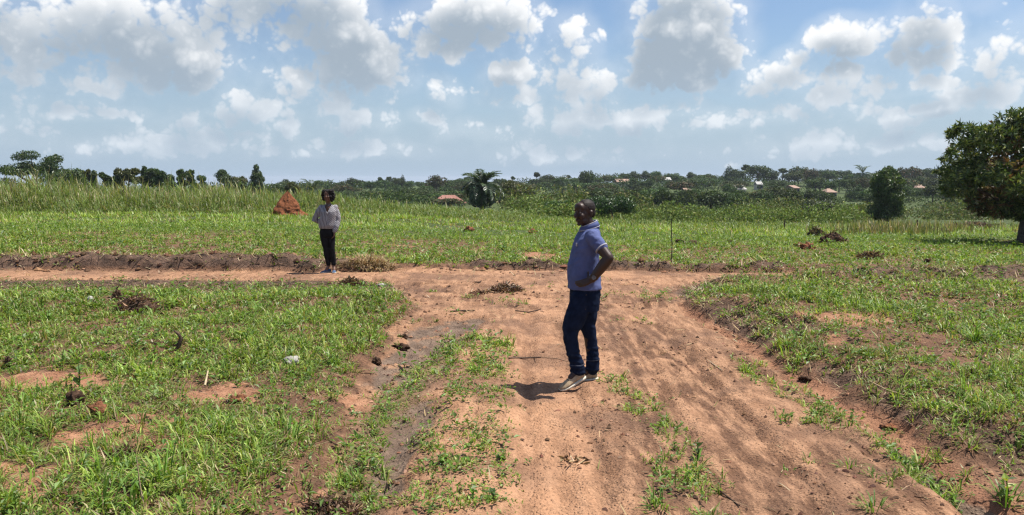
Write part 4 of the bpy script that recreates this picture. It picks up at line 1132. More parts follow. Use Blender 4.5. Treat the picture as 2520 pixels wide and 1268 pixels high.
def clod(u, v, wpx, hpx, label, seed, mat=M_CLOD, name='soil_clod', group=None, sink=.25, rz=None):
    p = hit(u, v); s = p.y / FPX; rx = wpx * .5 * s; rz_ = hpx * .62 * s
    o = link(name, lump_mesh(name, rx, rx * .8, rz_, seed, mat, .3 if name == 'stone' else .75), None, (p.x, p.y, p.z + rz_ * (1 - 2 * sink) * .7), (0, 0, random.uniform(-.4, .4)))
    tag(o, label, 'soil clod' if 'clod' in name else name.replace('_', ' '), group); return o
clod(1155, 571, 24, 13, 'dark red clod alone on the grass left of the man, nearer the woman', 301)
clod(1312, 576, 18, 11, 'dark red clod on the grass just left of the man', 302)
clod(1988, 614, 30, 16, 'rusty red clod below the brush heap on the right field', 303)
clod(1966, 607, 22, 9, 'brown clod just left of the rusty red clod', 304)
clod(1700, 605, 34, 12, 'ragged brown clod right of the thin pole, on a bare patch', 305, M_DARKCLOD)
clod(1672, 597, 20, 9, 'dark clod just behind the ragged clod right of the thin pole', 306, M_DARKCLOD)
clod(1735, 606, 22, 8, 'small clod right of the ragged clod by the thin pole', 307)
clod(1796, 598, 12, 9, 'small dark clod on the grass between the thin pole and the brush heap', 308, M_DARKCLOD)
clod(1893, 604, 14, 7, 'low brown clod in the grass left of the brush heap', 309)
clod(2190, 612, 26, 7, 'flat reddish clod on the bright grass right of the brush heap', 310)
clod(2258, 618, 13, 8, 'black clod on the bright grass left of the tree shadow', 311, M_DARKCLOD)
clod(2282, 646, 15, 10, 'dark clod near the scraped soil at the right, below the tree shadow', 312, M_DARKCLOD)
clod(2458, 628, 26, 7, 'flat dark clod on the grass under the right-hand tree', 313)
clod(2310, 674, 12, 7, 'black clod on the scraped strip at right', 314, M_DARKCLOD)
clod(985, 858, 34, 18, 'dark lump of mud on the washed-out edge of the left lawn', 315, M_DARKCLOD)
clod(925, 895, 22, 14, 'small mud lump below the larger one on the washed-out edge', 316, M_DARKCLOD)
clod(990, 832, 18, 12, 'small lump above the large mud lump on the washed-out edge', 317, M_DARKCLOD)
clod(1985, 935, 30, 10, 'ragged brown clod in the wheel rut at the right', 318, M_DARKCLOD)
clod(2190, 1052, 40, 10, 'flat broken clod in the lower part of the right rut', 319)
clod(2395, 920, 22, 12, 'black clod sunk in the grass of the right lawn', 320, M_DARKCLOD)
clod(585, 988, 36, 16, 'brick-red clod on the bare patch of the left lawn', 321)
clod(345, 1045, 22, 14, 'rounded red clod beside the pit in the left lawn', 322)
clod(240, 1022, 44, 30, 'large crumbly red clod at the back of the pit in the left lawn', 323)
clod(185, 1000, 36, 40, 'dark upright sod left of the pit in the left lawn', 324, M_DARKCLOD)
# pale stones and scraps
o = clod(718, 896, 40, 24, 'pale grey stone lying in the grass left of the washed-out edge', 330, M_STONE, 'stone', sink=.3)
o = clod(222, 738, 16, 11, 'small white stone in the grass left of the uprooted roots', 331, mat_noise('white_stone', (.42, .40, .35), (.55, .53, .48), 20), 'stone', sink=.3)
o = clod(940, 703, 24, 8, 'flat pale stone at the corner where the left lawn meets the road', 332, M_STONE, 'stone', sink=.3)

# stakes, sticks, brush
def stick(name, pts, rad, label, mat=M_STICK, cat='stick', n=6, twigs=()):
    t = Tubes(); t.add(pts, rad, n)
    for a, b, r0 in twigs: t.add(bent(a, b, 3, .06), [r0, r0 * .8, r0 * .6, r0 * .3], 5)
    o = link(name, t.mesh(name, mat)); tag(o, label, cat); return o
pp = hit(1652, 646); h_ = 108 * pp.y / FPX
pz = [pp + Vector((0, 0, -.1)), pp + Vector((.01, 0, h_ * .4)), pp + Vector((-.012, .01, h_ * .75)), pp + Vector((-.015, 0, h_))]
stick('thin_pole', pz, [.012, .011, .010, .008], 'thin upright dark pole planted beyond the road right of the man', mat_noise('pole_wood', (.03, .022, .016), (.07, .05, .036), 20), 'pole')
pp = hit(2256, 575); h_ = 34 * pp.y / FPX
stick('fence_stake', [pp + Vector((0, 0, -.1)), pp + Vector((.01, 0, h_ * .5)), pp + Vector((0, 0, h_))], [.03, .028, .025], 'short fence stake in the weeds right of the tall narrow tree', cat='stake')
pp = hit(1930, 566); h_ = 26 * pp.y / FPX
stick('fence_stake', [pp + Vector((0, 0, -.1)), pp + Vector((.0, 0, h_ * .5)), pp + Vector((.02, 0, h_))], [.03, .028, .022], 'short stake in the scrub left of the brush heap', cat='stake')
def ground_line(uv, lift=.012):
    out = []
    for (u, v) in uv:
        p = hit(u, v); out.append(p + Vector((0, 0, lift)))
    return out
stick('stick', ground_line([(1252, 884), (1285, 884), (1315, 883), (1332, 881)]), [.007, .009, .009, .006], 'straight dark stick lying on the track left of the man', twigs=[(ground_line([(1315, 883)])[0], ground_line([(1322, 892)], .03)[0], .005)])
stick('root', ground_line([(1332, 882), (1370, 886), (1398, 893)]), [.004, .005, .003], 'thin pale root running from the straight stick to the foot of the man', mat_noise('pale_root', (.13, .08, .05), (.24, .16, .10), 30))
stick('stick', ground_line([(1268, 766), (1300, 771), (1320, 766), (1332, 762)]), [.008, .010, .009, .006], 'wavy dark root on the track behind the straight stick')
stick('stick', ground_line([(1108, 768), (1140, 767), (1168, 766)]), [.010, .014, .008], 'short dark root at the head of the muddy channel')
stick('stick', ground_line([(1168, 697), (1178, 698), (1185, 694)], .02), [.010, .012, .008], 'curved twig on the track left of the dead leaf heap')
stick('stick', ground_line([(1740, 887), (1760, 902), (1778, 914)]), [.003, .004, .003], 'thin pale straw lying on the right side of the track', mat_noise('straw', (.40, .31, .20), (.55, .45, .30), 30))
stick('stick', ground_line([(1750, 1195), (1785, 1222), (1820, 1250)]), [.004, .006, .004], 'long thin twig near the bottom of the track, right of centre')
stick('stick', ground_line([(2140, 955), (2180, 976), (2225, 990)], .06), [.006, .008, .005], 'pale bent stem on the edge of the right bank', mat_noise('stem', (.28, .2, .11), (.4, .3, .18), 30))
stick('stick', ground_line([(505, 965), (512, 935)], .06)[:1] + [ground_line([(508, 960)])[0] + Vector((.02, .0, .16))], [.010, .007], 'pale broken stalk standing in the left lawn', mat_noise('stalk', (.42, .33, .20), (.55, .44, .28), 30))
stick('stick', [hit(355, 1255), hit(352, 1250) + Vector((-.01, 0, .12)), hit(350, 1250) + Vector((-.02, .0, .30))], [.004, .004, .002], 'thin dry stem standing at the bottom left', mat_noise('stem2', (.3, .22, .12), (.42, .32, .2), 30))

def heap(name, u, v, wpx, hpx, label, seed, nsticks, nleaf, cols, base=True, stick_r=.012, cat='brush heap', leafL=.07, flat=1.0):
    p = hit(u, v); s = p.y / FPX; w = wpx * .5 * s; h = hpx * s; r = random.Random(seed)
    e = empty(name, p); tag(e, label, cat)
    if base: link('soil', lump_mesh(name + '_soil', w * .75, w * .55 * flat, h * .55, seed, M_DARKCLOD, .45), e, (0, 0, h * .12))
    t = Tubes()
    for i in range(nsticks):
        a = r.uniform(0, 6.28); q = r.random() * w * .8; c = Vector((math.cos(a) * q, math.sin(a) * q * .7 * flat, h * r.uniform(.05, .75) * (1 - .5 * q / w)))
        a2 = r.uniform(0, 6.28); el = r.uniform(-.5, .9); l = w * r.uniform(.2, .55)
        d = Vector((math.cos(a2) * math.cos(el), math.sin(a2) * math.cos(el), math.sin(el))) * l
        b = c + d; b.z = max(b.z, -.01)
        sr = stick_r * r.uniform(.4, 1.2); t.add(bent(c - d * .6, b, 3, .18), [sr, sr, sr * .7, sr * .3], 5)
    link('roots' if cat != 'leaf heap' else 'twigs', t.mesh(name + '_roots', M_STICK), e)
    if nleaf:
        a = rng.uniform(0, 6.28, nleaf); q = np.sqrt(rng.random(nleaf)) * w
        P = np.column_stack([np.cos(a) * q, np.sin(a) * q * .75 * flat, rng.random(nleaf) * h * np.clip(1 - (q / w) ** 1.3, .03, 1) * 1.0])
        D = rand_dirs(nleaf); D[:, 2] = np.abs(D[:, 2]) * .6; D /= np.linalg.norm(D, axis=1)[:, None]
        sp = Soup(); sp.add(*leaves(P, D, rand_dirs(nleaf), leafL * rng.uniform(.5, 1.5, nleaf), leafL * .4 * rng.uniform(.5, 1.4, nleaf), palette(nleaf, cols, [1] * len(cols))))
        link('dry_leaves', sp.mesh(name + '_leaves', M_DRY), e)
    return e
DRYC = [(.11, .06, .04), (.06, .035, .025), (.19, .115, .07), (.28, .19, .115)]
heap('uprooted_clump', 340, 768, 120, 52, 'dark heap of uprooted roots and dead leaves on the left lawn', 401, 26, 700, DRYC, leafL=.075)
heap('uprooted_clump', 288, 738, 30, 30, 'small dark root tuft behind the heap of uprooted roots on the left lawn', 402, 8, 120, DRYC, leafL=.06)
heap('leaf_heap', 1245, 716, 86, 24, 'small heap of dead leaves and twigs in the middle of the junction', 403, 10, 420, DRYC + [(.42, .34, .26)], base=False, cat='leaf heap', leafL=.07, stick_r=.006)
heap('brush_heap', 2050, 600, 66, 32, 'dark brown brush heap on the right field', 404, 60, 1200, [(.13, .08, .055), (.07, .045, .032), (.2, .13, .09)], leafL=.10)
heap('brush_heap', 2068, 545, 48, 30, 'grey brush heap farther back, behind the dark brown one', 405, 50, 900, [(.15, .11, .085), (.09, .065, .05), (.26, .19, .15)], leafL=.14)
heap('brush_heap', 2008, 582, 40, 26, 'weathered brush heap left of and behind the dark brown one', 406, 40, 700, [(.15, .11, .07), (.11, .12, .05), (.2, .16, .1)], leafL=.12)
heap('dry_grass_clump', 2140, 637, 60, 18, 'small pile of dry stalks on the bright grass right of the brush heap', 407, 30, 300, [(.26, .19, .11), (.15, .1, .06)], base=False, cat='dry stalks', leafL=.12)
heap('brush_heap', 2400, 562, 120, 14, 'low wide pile of dry cuttings behind the right-hand tree', 408, 70, 900, [(.2, .14, .1), (.28, .22, .15), (.13, .1, .07)], base=False, leafL=.2)
heap('uprooted_clump', 1180, 722, 50, 6, 'thin scatter of dead leaves below the leaf heap in the junction', 409, 3, 130, DRYC, base=False, leafL=.05, cat='leaf scatter')
heap('uprooted_clump', 20, 905, 26, 40, 'dark root stub at the left edge of the lawn', 410, 10, 90, DRYC, leafL=.05)
heap('spoil_heap', 305, 1125, 120, 24, 'dark pile of sods and roots at the front of the pit in the left lawn', 411, 34, 500, DRYC, leafL=.05, stick_r=.006)
heap('spoil_heap', 800, 1262, 170, 34, 'reddish brown pile of dry roots at the bottom edge, left of the track', 412, 70, 900, DRYC + [(.3, .2, .13)], leafL=.05, stick_r=.005, base=False)
heap('root_pile', 865, 700, 60, 16, 'tangle of dry roots on the corner of the left lawn by the road', 413, 26, 400, DRYC + [(.3, .22, .14)], leafL=.08, base=False)
# twisted dead root sticking out of the left lawn
b = hit(437, 862)
t = Tubes(); q = [b + Vector((0, 0, -.05)), b + Vector((.03, 0, .10)), b + Vector((.06, 0, .17)), b + Vector((.035, 0, .23)), b + Vector((-.03, .01, .28)), b + Vector((-.05, .01, .29))]
q = [b + (v_ - b) * .72 for v_ in q]; t.add(q, [.02, .024, .021, .017, .011, .004], 8); t.add(bent(b + Vector((.02, 0, .07)), b + Vector((-.06, 0, .04)), 3, .1), [.012, .01, .007, .004], 6)
t.add(bent(b + Vector((.04, 0, .12)), b + Vector((.10, 0, .17)), 3, .05), [.008, .006, .005, .002], 5)
o = link('dead_root', t.mesh('dead_root', M_STICK)); tag(o, 'twisted dead root curling up out of the left lawn', 'root')
# hay heap beyond the road, near the woman
def hay(u, v, wpx, hpx, label, n, Lh, seed):
    p = hit(u, v); s = p.y / FPX; w = wpx * .5 * s; h = hpx * s
    a = rng.uniform(0, 6.28, n); q = np.sqrt(rng.random(n)) * w
    P = np.column_stack([np.cos(a) * q, np.sin(a) * q * .6, h * (1 - (q / w) ** 1.5) * rng.uniform(.3, 1, n)])
    c = palette(n, [(.34, .235, .125), (.25, .165, .09), (.44, .32, .19), (.16, .10, .06)], (.35, .3, .2, .15))
    sp = Soup(); sp.add(*blades(P, Lh * rng.uniform(.4, 1.2, n), np.full(n, .012), rng.uniform(.7, 1.5, n), a + rng.normal(0, .8, n), rng.uniform(.2, 1.0, n), c, 2))
    o = link('hay_heap', sp.mesh('hay_heap', M_DRY), None, p); tag(o, label, 'hay heap')
hay(905, 660, 130, 34, 'straw-coloured heap of dry grass on the bank right of the woman', 1500, .26, 1)
# dried leaf on the track
def dry_leaf(u, v, wpx, label):
    p = hit(u, v); s = p.y / FPX; w = wpx * .5 * s; n = 26
    P = np.column_stack([rng.uniform(-w, w, n), rng.uniform(-.05, .05, n), rng.uniform(0, .03, n)])
    P[:, 1] -= P[:, 0] * .9
    D = rand_dirs(n); D[:, 2] = np.abs(D[:, 2]) * .35; D /= np.linalg.norm(D, axis=1)[:, None]
    sp = Soup(); sp.add(*leaves(P, D, rand_dirs(n), rng.uniform(.03, .08, n), rng.uniform(.012, .03, n), palette(n, [(.28, .18, .10), (.12, .07, .045), (.42, .31, .19)], (1, 1, 1))))
    o = link('dead_leaves', sp.mesh('dead_leaves', M_DRY), None, p); tag(o, label, 'dead leaves')
dry_leaf(1410, 1138, 50, 'crumpled dry leaves lying in the smooth rut at the bottom centre')
# broad-leaved plant left of the lawn's bare patch
def plant(u, v, hpx, label, n, leafL, cols, seed, name='leafy_weed', wid=.55):
    p = hit(u, v); s = p.y / FPX; h = hpx * s; r = random.Random(seed)
    e = empty(name, p); tag(e, label, 'plant'); t = Tubes(); P, D = [], []
    t.add([(0, 0, -.03), (.01, 0, h * .5), (0, .01, h)], [.007, .006, .003], 6)
    for i in range(n):
        z = h * (i + .6) / n; a = i * 2.4; el = r.uniform(-.1, .7); P.append((0, 0, z)); D.append((math.cos(a) * math.cos(el), math.sin(a) * math.cos(el), math.sin(el)))
    link('stem', t.mesh(name + '_stem', mat_noise(name + '_stem', (.08, .12, .03), (.12, .15, .05), 20)), e)
    for i in range(n):
        sp = Soup(); l = leafL * r.uniform(.7, 1.2)
        sp.add(*leaves(np.array([P[i]]), np.array([D[i]]), np.array([[0, 0, 1.]]), np.array([l]), np.array([l * wid]), palette(1, cols, [1] * len(cols)), .12))
        link('leaf', sp.mesh(name + '_leaf', M_GRASS), e)
plant(195, 960, 70, 'upright broad-leaved weed between the bare patch and the grass at left', 11, .12, [(.08, .15, .025), (.12, .19, .03), (.2, .2, .04)], 1)
plant(1240, 622, 18, 'dark leafy weed on the field edge left of the bare patch behind the man', 12, .16, [(.05, .09, .02), (.07, .12, .025)], 2)
plant(860, 610, 12, 'small weed on the field right of the woman', 8, .12, [(.09, .15, .03), (.12, .19, .03)], 3)
plant(1210, 1226, 16, 'dark green seedling in the sparse weeds left of the smooth rut', 12, .05, [(.045, .10, .02), (.06, .13, .025)], 4)
plant(1715, 1130, 40, 'dark leafy seedling on the hump right of the smooth rut', 12, .06, [(.045, .09, .02), (.07, .13, .03)], 5)
plant(2475, 1235, 60, 'yellow-topped leafy weed at the bottom right corner', 14, .07, [(.09, .15, .03), (.14, .2, .03), (.3, .3, .05)], 6)
plant(1475, 690, 12, 'small weed on the road edge just behind the man', 8, .09, [(.07, .11, .03), (.1, .15, .04)], 7)
# weeds with pale seed heads in front of the tall narrow tree
wd = Soup()
for i in range(150):
    u = random.gauss(2200, 70) if i % 3 else random.uniform(2050, 2500); v = random.uniform(562, 580); p = hit(u, v); n = 9
    P = np.tile([p.x, p.y, p.z], (n, 1)) + rng.normal(0, .10, (n, 3)) * [1, 1, 0]
    wd.add(*blades(P, rng.uniform(.2, .65, n), np.full(n, .025), np.abs(rng.normal(.2, .15, n)), rng.uniform(0, 6.28, n), rng.uniform(0, .6, n), palette(n, [(.15, .16, .05), (.25, .2, .1), (.42, .34, .22), (.10, .13, .035)], (.4, .25, .15, .2)), 2))
o = link('seeding_weeds', wd.mesh('seeding_weeds', M_GRASS)); tag(o, 'pale seeding weeds around the foot of the tall narrow tree', None, None, 'stuff')

# ------------------------------------------------------------------ people
class Flesh:
    """closed pieces that are fused into one continuous skin by voxel remeshing"""
    def __init__(s): s.V = []; s.F = []
    def _add(s, V_, F):
        k = len(s.V); s.V += [tuple(v) for v in V_]; s.F += [tuple(i + k for i in f) for f in F]
    def rings(s, rings):
        n = len(rings[0]); V_ = [tuple(p) for r_ in rings for p in r_]; F = []
        for i in range(len(rings) - 1):
            for j in range(n):
                a = i * n + j; b = i * n + (j + 1) % n; F.append((a, b, b + n, a + n))
        c0 = np.mean(np.array([tuple(p) for p in rings[0]]), 0); c1 = np.mean(np.array([tuple(p) for p in rings[-1]]), 0)
        V_ += [tuple(c0), tuple(c1)]; k0 = len(V_) - 2; k1 = k0 + 1; m = (len(rings) - 1) * n
        for j in range(n):
            F.append(((j + 1) % n, j, k0)); F.append((m + j, m + (j + 1) % n, k1))
        s._add(V_, F)
    def tube(s, pts, rad, n=14, ref=None, rnd=True):
        """rad: r or (ra, rb); ra along ref"""
        pts = [Vector(p) for p in pts]; rad = [(r_, r_) if not hasattr(r_, '__len__') else r_ for r_ in rad]
        if rnd:
            d0 = (pts[0] - pts[1]).normalized(); d1 = (pts[-1] - pts[-2]).normalized()
            r0, r1 = rad[0], rad[-1]
            pts = [pts[0] + d0 * min(r0) * .8, pts[0] + d0 * min(r0) * .5] + pts + [pts[-1] + d1 * min(r1) * .5, pts[-1] + d1 * min(r1) * .8]
            rad = [(r0[0] * .45, r0[1] * .45), (r0[0] * .82, r0[1] * .82)] + rad + [(r1[0] * .82, r1[1] * .82), (r1[0] * .45, r1[1] * .45)]
        rg = []; prev = Vector(ref) if ref else None
        for i, p in enumerate(pts):
            t = (pts[min(i + 1, len(pts) - 1)] - pts[max(i - 1, 0)]).normalized()
            if prev is None: prev = t.cross(Vector((.3, .9, .2))).normalized()
            a = (prev - t * prev.dot(t)).normalized(); b = t.cross(a)
            if ref is None: prev = a
            rg.append([p + a * math.cos(2 * math.pi * j / n) * rad[i][0] + b * math.sin(2 * math.pi * j / n) * rad[i][1] for j in range(n)])
        s.rings(rg)
    def ball(s, c, r_, rot=None, nu=16, nv=10):
        if not hasattr(r_, '__len__'): r_ = (r_,) * 3
        rg = []; M = Euler(rot).to_matrix() if rot else Matrix.Identity(3)
        for i in range(1, nv):
            th = math.pi * i / nv
            rg.append([Vector(c) + M @ Vector((math.sin(th) * math.cos(2 * math.pi * j / nu) * r_[0], math.sin(th) * math.sin(2 * math.pi * j / nu) * r_[1], -math.cos(th) * r_[2])) for j in range(nu)])
        s.rings(rg)
    def slab(s, rows, n=28, p=2.4):
        """torso sections: (z, x0, x1, y0, y1)"""
        rg = []
        for (z, x0, x1, y0, y1) in rows:
            cx, cy, rx, ry = (x0 + x1) / 2, (y0 + y1) / 2, (x1 - x0) / 2, (y1 - y0) / 2; r_ = []
            for j in range(n):
                a = 2 * math.pi * j / n; ca, sa = math.cos(a), math.sin(a)
                r_.append(Vector((cx + math.copysign(abs(ca) ** (2 / p), ca) * rx, cy + math.copysign(abs(sa) ** (2 / p), sa) * ry, z)))
            rg.append(r_)
        s.rings(rg)
    def xform(s, M):
        s.V = [tuple(M @ Vector(v)) for v in s.V]
    def merge(s, o): s._add(o.V, o.F)
    def fuse(s, name, mat, voxel=.006, smooth=4, parent=None, folds=None, decim=1.0):
        me = bpy.data.meshes.new(name + '_raw'); me.from_pydata(s.V, [], s.F); me.update()
        ob = bpy.data.objects.new(name + '_raw', me); COL.objects.link(ob)
        m = ob.modifiers.new('r', 'REMESH'); m.mode = 'VOXEL'; m.voxel_size = voxel; m.use_smooth_shade = True
        m2 = ob.modifiers.new('s', 'SMOOTH'); m2.iterations = smooth; m2.factor = .5
        if decim < 1:
            m3 = ob.modifiers.new('d', 'DECIMATE'); m3.ratio = decim
        dg = bpy.context.evaluated_depsgraph_get(); dg.update()
        out = bpy.data.meshes.new_from_object(ob.evaluated_get(dg)); out.name = name
        bpy.data.objects.remove(ob, do_unlink=True); bpy.data.meshes.remove(me)
        n = len(out.vertices); co = np.empty(n * 3, np.float32); out.vertices.foreach_get('co', co); co = co.reshape(-1, 3).astype(float)
        if folds is not None:
            no = np.empty(n * 3, np.float32); out.vertices.foreach_get('normal', no); no = no.reshape(-1, 3)
            co = co + no * folds(co)[:, None]
            out.vertices.foreach_set('co', co.astype(np.float32).ravel())
        out.polygons.foreach_set('use_smooth', np.ones(len(out.polygons), bool))
        out.materials.clear(); out.materials.append(mat); out.update()
        return link(name, out, parent)

def fabric(name, c, scale=260, rough=.85, bd=.0015, var=.25, spec=.15):
    m, gg = new_mat(name); t = gg.new('ShaderNodeTexCoord')
    n = gg.noise(t.outputs['Object'], 16, 5, .6); n2 = gg.noise(t.outputs['Object'], scale, 3, .6)
    cc = gg.mix(gg.sstep(n, .3, .7), tuple(x * (1 - var) for x in c) + (1,), tuple(x * (1 + var) for x in c) + (1,))
    cc = gg.mix(1.0, cc, gg.mix(n2, (.8, .8, .8, 1), (1.2, 1.2, 1.2, 1)), 'MULTIPLY')
    p = principled(gg, cc, rough, spec, bump(gg, n2, .5, bd))
    return finish(m, gg, p.outputs[0])
def skin(name, c):
    m, gg = new_mat(name); t = gg.new('ShaderNodeTexCoord')
    n = gg.noise(t.outputs['Object'], 30, 5, .6); n2 = gg.noise(t.outputs['Object'], 400, 2, .5)
    cc = gg.mix(n, tuple(x * .8 for x in c) + (1,), tuple(x * 1.25 for x in c) + (1,))
    p = principled(gg, cc, .46, .36, bump(gg, n2, .25, .001))
    return finish(m, gg, p.outputs[0])
M_SKIN_A = skin('skin_dark', (.042, .022, .015)); M_SKIN_B = skin('skin_brown', (.125, .062, .040))
M_HAIR = mat_noise('black_hair', (.006, .005, .005), (.018, .014, .013), 120, rough=.7, bstr=1, bdist=.006)
M_CROP = mat_noise('cropped_hair', (.010, .007, .006), (.022, .014, .011), 160, rough=.6, bstr=.6, bdist=.002)
M_POLO = fabric('blue_pique', (.084, .104, .225), var=.10); M_POLOTRIM = fabric('pale_trim', (.36, .35, .40))
M_JEANS = fabric('dark_denim', (.008, .014, .034), 420, spec=.08); M_SEAM = fabric('denim_seam', (.08, .085, .11))
M_TAN = fabric('tan_canvas', (.36, .27, .175), 300); M_SOLE = fabric('cream_rubber', (.62, .56, .45), 200, .6); M_LACE = fabric('brown_laces', (.07, .045, .03))
M_BLACK = fabric('black_cotton', (.007, .007, .009)); M_BLUE = fabric('blue_canvas', (.05, .085, .155)); M_WHITE = fabric('white_rubber', (.45, .45, .44), 200, .5)
M_STEEL = mat_noise('watch_steel', (.10, .10, .11), (.2, .2, .21), 60, rough=.3); M_EYE = fabric('eye_white', (.22, .20, .18), 200, .3); M_IRIS = fabric('dark_iris', (.01, .007, .006), 200, .1)
M_SOCK = fabric('sock', (.45, .36, .28))

def fold_noise(scale, amp, stretch=(1, 1, 1.8), seed=5):
    def f(co):
        a = fbm(co[:, 0] * scale * stretch[0] + co[:, 1] * scale * .7, co[:, 2] * scale * stretch[2] + co[:, 1] * scale * .9, 3, seed)
        b = fbm(co[:, 0] * scale * .5 - co[:, 2] * scale * .8, co[:, 1] * scale + co[:, 2] * scale * .4, 3, seed + 9)
        return amp * (a + .7 * b)
    return f
def head_flesh(F, c, M, k=1.0, female=False):
    """head about centre c, looking along local -X turned by M"""
    H = Flesh(); w = .93 if female else 1.0
    H.ball((.014, 0, .036), (.099, .078 * w, .089))
    H.ball((-.022, 0, -.012), (.074, .069 * w, .095))
    H.ball((-.036, 0, -.072), (.050, .052 * w, .046)); H.ball((-.074, 0, -.102), (.020, .022, .018))
    H.ball((-.068, 0, .052), (.034, .058 * w, .045))                                  # forehead
    for sgn in (-1, 1):
        H.ball((-.083, sgn * .030, .026), (.014, .024, .0085))                         # brow
        H.ball((-.070, sgn * .040, -.026), (.026, .024, .028))                         # cheek
        H.ball((.012, sgn * .079 * w, -.008), (.020, .007, .032), (0, .25, 0)); H.ball((.016, sgn * .083 * w, .006), (.018, .006, .014))
        H.ball((-.106, sgn * .013, -.032), (.012, .010, .009))                         # nostrils
        H.ball((-.040, sgn * .050 * w, -.072), (.030, .014, .026))                     # jaw corner
    H.tube([(-.092, 0, .020), (-.104, 0, -.004), (-.114, 0, -.027)], [.009, .011, .0145], 10)
    H.ball((-.094, 0, -.058), (.014, .024, .0075)); H.ball((-.092, 0, -.072), (.014, .021, .009))   # lips
    T = Matrix.Translation(c) @ M.to_4x4() @ Matrix.Scale(k, 4)
    H.xform(T); F.merge(H); return T
def eyes(T, parent):
    for sgn in (-1, 1):
        e = Flesh(); e.ball((0, 0, 0), .0115, nu=12, nv=8); e.xform(T @ Matrix.Translation((-.0795, sgn * .031, .009)))
        o = link('eye', build_mesh('eye', np.array(e.V), np.array([f for f in e.F if len(f) == 3]), np.array([f for f in e.F if len(f) == 4]), None, True, [M_EYE]), parent)
        e = Flesh(); e.ball((0, 0, 0), (.004, .0055, .0055), nu=10, nv=6); e.xform(T @ Matrix.Translation((-.0895, sgn * .031, .009)))
        link('iris', build_mesh('iris', np.array(e.V), np.array([f for f in e.F if len(f) == 3]), np.array([f for f in e.F if len(f) == 4]), None, True, [M_IRIS]), o)
def hand_flesh(F, wrist, fwd, down, side, curl, L=.18, thumb_back=False, spread=.012):
    """palm from the wrist along fwd; fingers side by side along 'down'; 'side' is where they curl"""
    w = Vector(wrist); f = Vector(fwd).normalized(); d = Vector(down).normalized(); d = (d - f * d.dot(f)).normalized(); sd = Vector(side).normalized()
    pl = L * .50
    F.tube([w, w + f * pl * .5, w + f * pl], [(.026, .017), (.036, .015), (.038, .013)], 12, ref=tuple(d))
    for i, (off, ln, r_) in enumerate([(-.028, .42, .0088), (-.0095, .48, .0092), (.0095, .45, .0088), (.027, .36, .0078)]):
        b = w + f * (pl * .86) + d * off
        cu = curl * (1 + .12 * i)
        q = [b]; ang = 0
        for s_ in (.42, .32, .26):
            ang += cu; dirv = (f * math.cos(ang) + sd * math.sin(ang) + d * spread * (i - 1.5)).normalized()
            q.append(q[-1] + dirv * L * ln * s_)
        F.tube(q, [r_, r_ * .95, r_ * .88, r_ * .75], 8)
    # thumb leaves the side of the palm near its base
    b = w + f * pl * .28 - d * .024
    td = (-d * .75 + f * (-.35 if thumb_back else .55) + sd * .45).normalized(); t2 = (td + f * (.1 if thumb_back else .6) + sd * .3).normalized()
    F.tube([b, b + td * .032, b + td * .032 + t2 * .026, b + td * .032 + t2 * .048], [.014, .0115, .0105, .0085], 9)

def shoe(parent, heel, toe, up, L, label, m_up, m_sole, m_lace=None, wid=1.0, low=1.0):
    """heel/toe: points of the sole; built along +x then laid between them"""
    heel = Vector(heel); toe = Vector(toe); x = (toe - heel).normalized(); upv = Vector(up); y = upv.cross(x).normalized(); z = x.cross(y)
    M = Matrix((x, y, z)).transposed().to_4x4(); M.translation = heel
    k = (toe - heel).length / .30
    xs = [0, .012, .04, .085, .13, .175, .22, .262, .29, .30]
    hw = [.012, .027, .034, .035, .037, .042, .046, .042, .026, .010]
    tz = [.05, .078, .090, .092, .084, .068, .056, .047, .038, .030]
    f = Flesh(); rg = []
    for i in range(len(xs)):
        r_ = []
        for j in range(16):
            a = 2 * math.pi * j / 16; ca, sa = math.cos(a), math.sin(a)
            zc = .018 + (tz[i] * low - .018) * .42
            r_.append(Vector((xs[i], ca * hw[i] * wid * (1 if sa < .2 else 1 - .32 * sa), zc + (sa * (tz[i] * low - zc) if sa > 0 else sa * (zc - .015)))))
        rg.append(r_)
    f.rings(rg); f.xform(M @ Matrix.Scale(k, 4))
    u = f.fuse('shoe', m_up, .004, 3, parent)
    if label: u['label'] = label
    g_ = Flesh(); out = []
    for zz, gr in ((0.0, .96), (.004, 1.05), (.016, 1.07), (.022, 1.02)):
        pts = []
        ring = [(xs[i], hw[i]) for i in range(len(xs))]
        for (px_, h) in ring: pts.append(Vector(((px_ - .15) * (1 + (gr - 1) * .4) + .15, h * wid * gr + .002, zz + (.008 * max(0, (px_ - .22) / .08) if zz < .01 else 0))))
        for (px_, h) in reversed(ring): pts.append(Vector(((px_ - .15) * (1 + (gr - 1) * .4) + .15, -h * wid * gr - .002, zz + (.008 * max(0, (px_ - .22) / .08) if zz < .01 else 0))))
        out.append(pts)
    g_.rings(out); g_.xform(M @ Matrix.Scale(k, 4))
    link('sole', build_mesh('sole', np.array(g_.V), np.array([q for q in g_.F if len(q) == 3]), np.array([q for q in g_.F if len(q) == 4]), None, True, [m_sole]), u)
    t = Tubes()
    for i in range(4):
        px_ = .125 + .022 * i; zz = np.interp(px_, xs, tz) * low + .003
        t.add([M @ (Vector((px_, s_ * .020, zz - abs(s_) ** 2 * .006)) * k) for s_ in (-1, -.5, 0, .5, 1)], [.003 * k] * 5, 5)
    link('laces', t.mesh('laces', m_lace or m_sole), u)
    return u

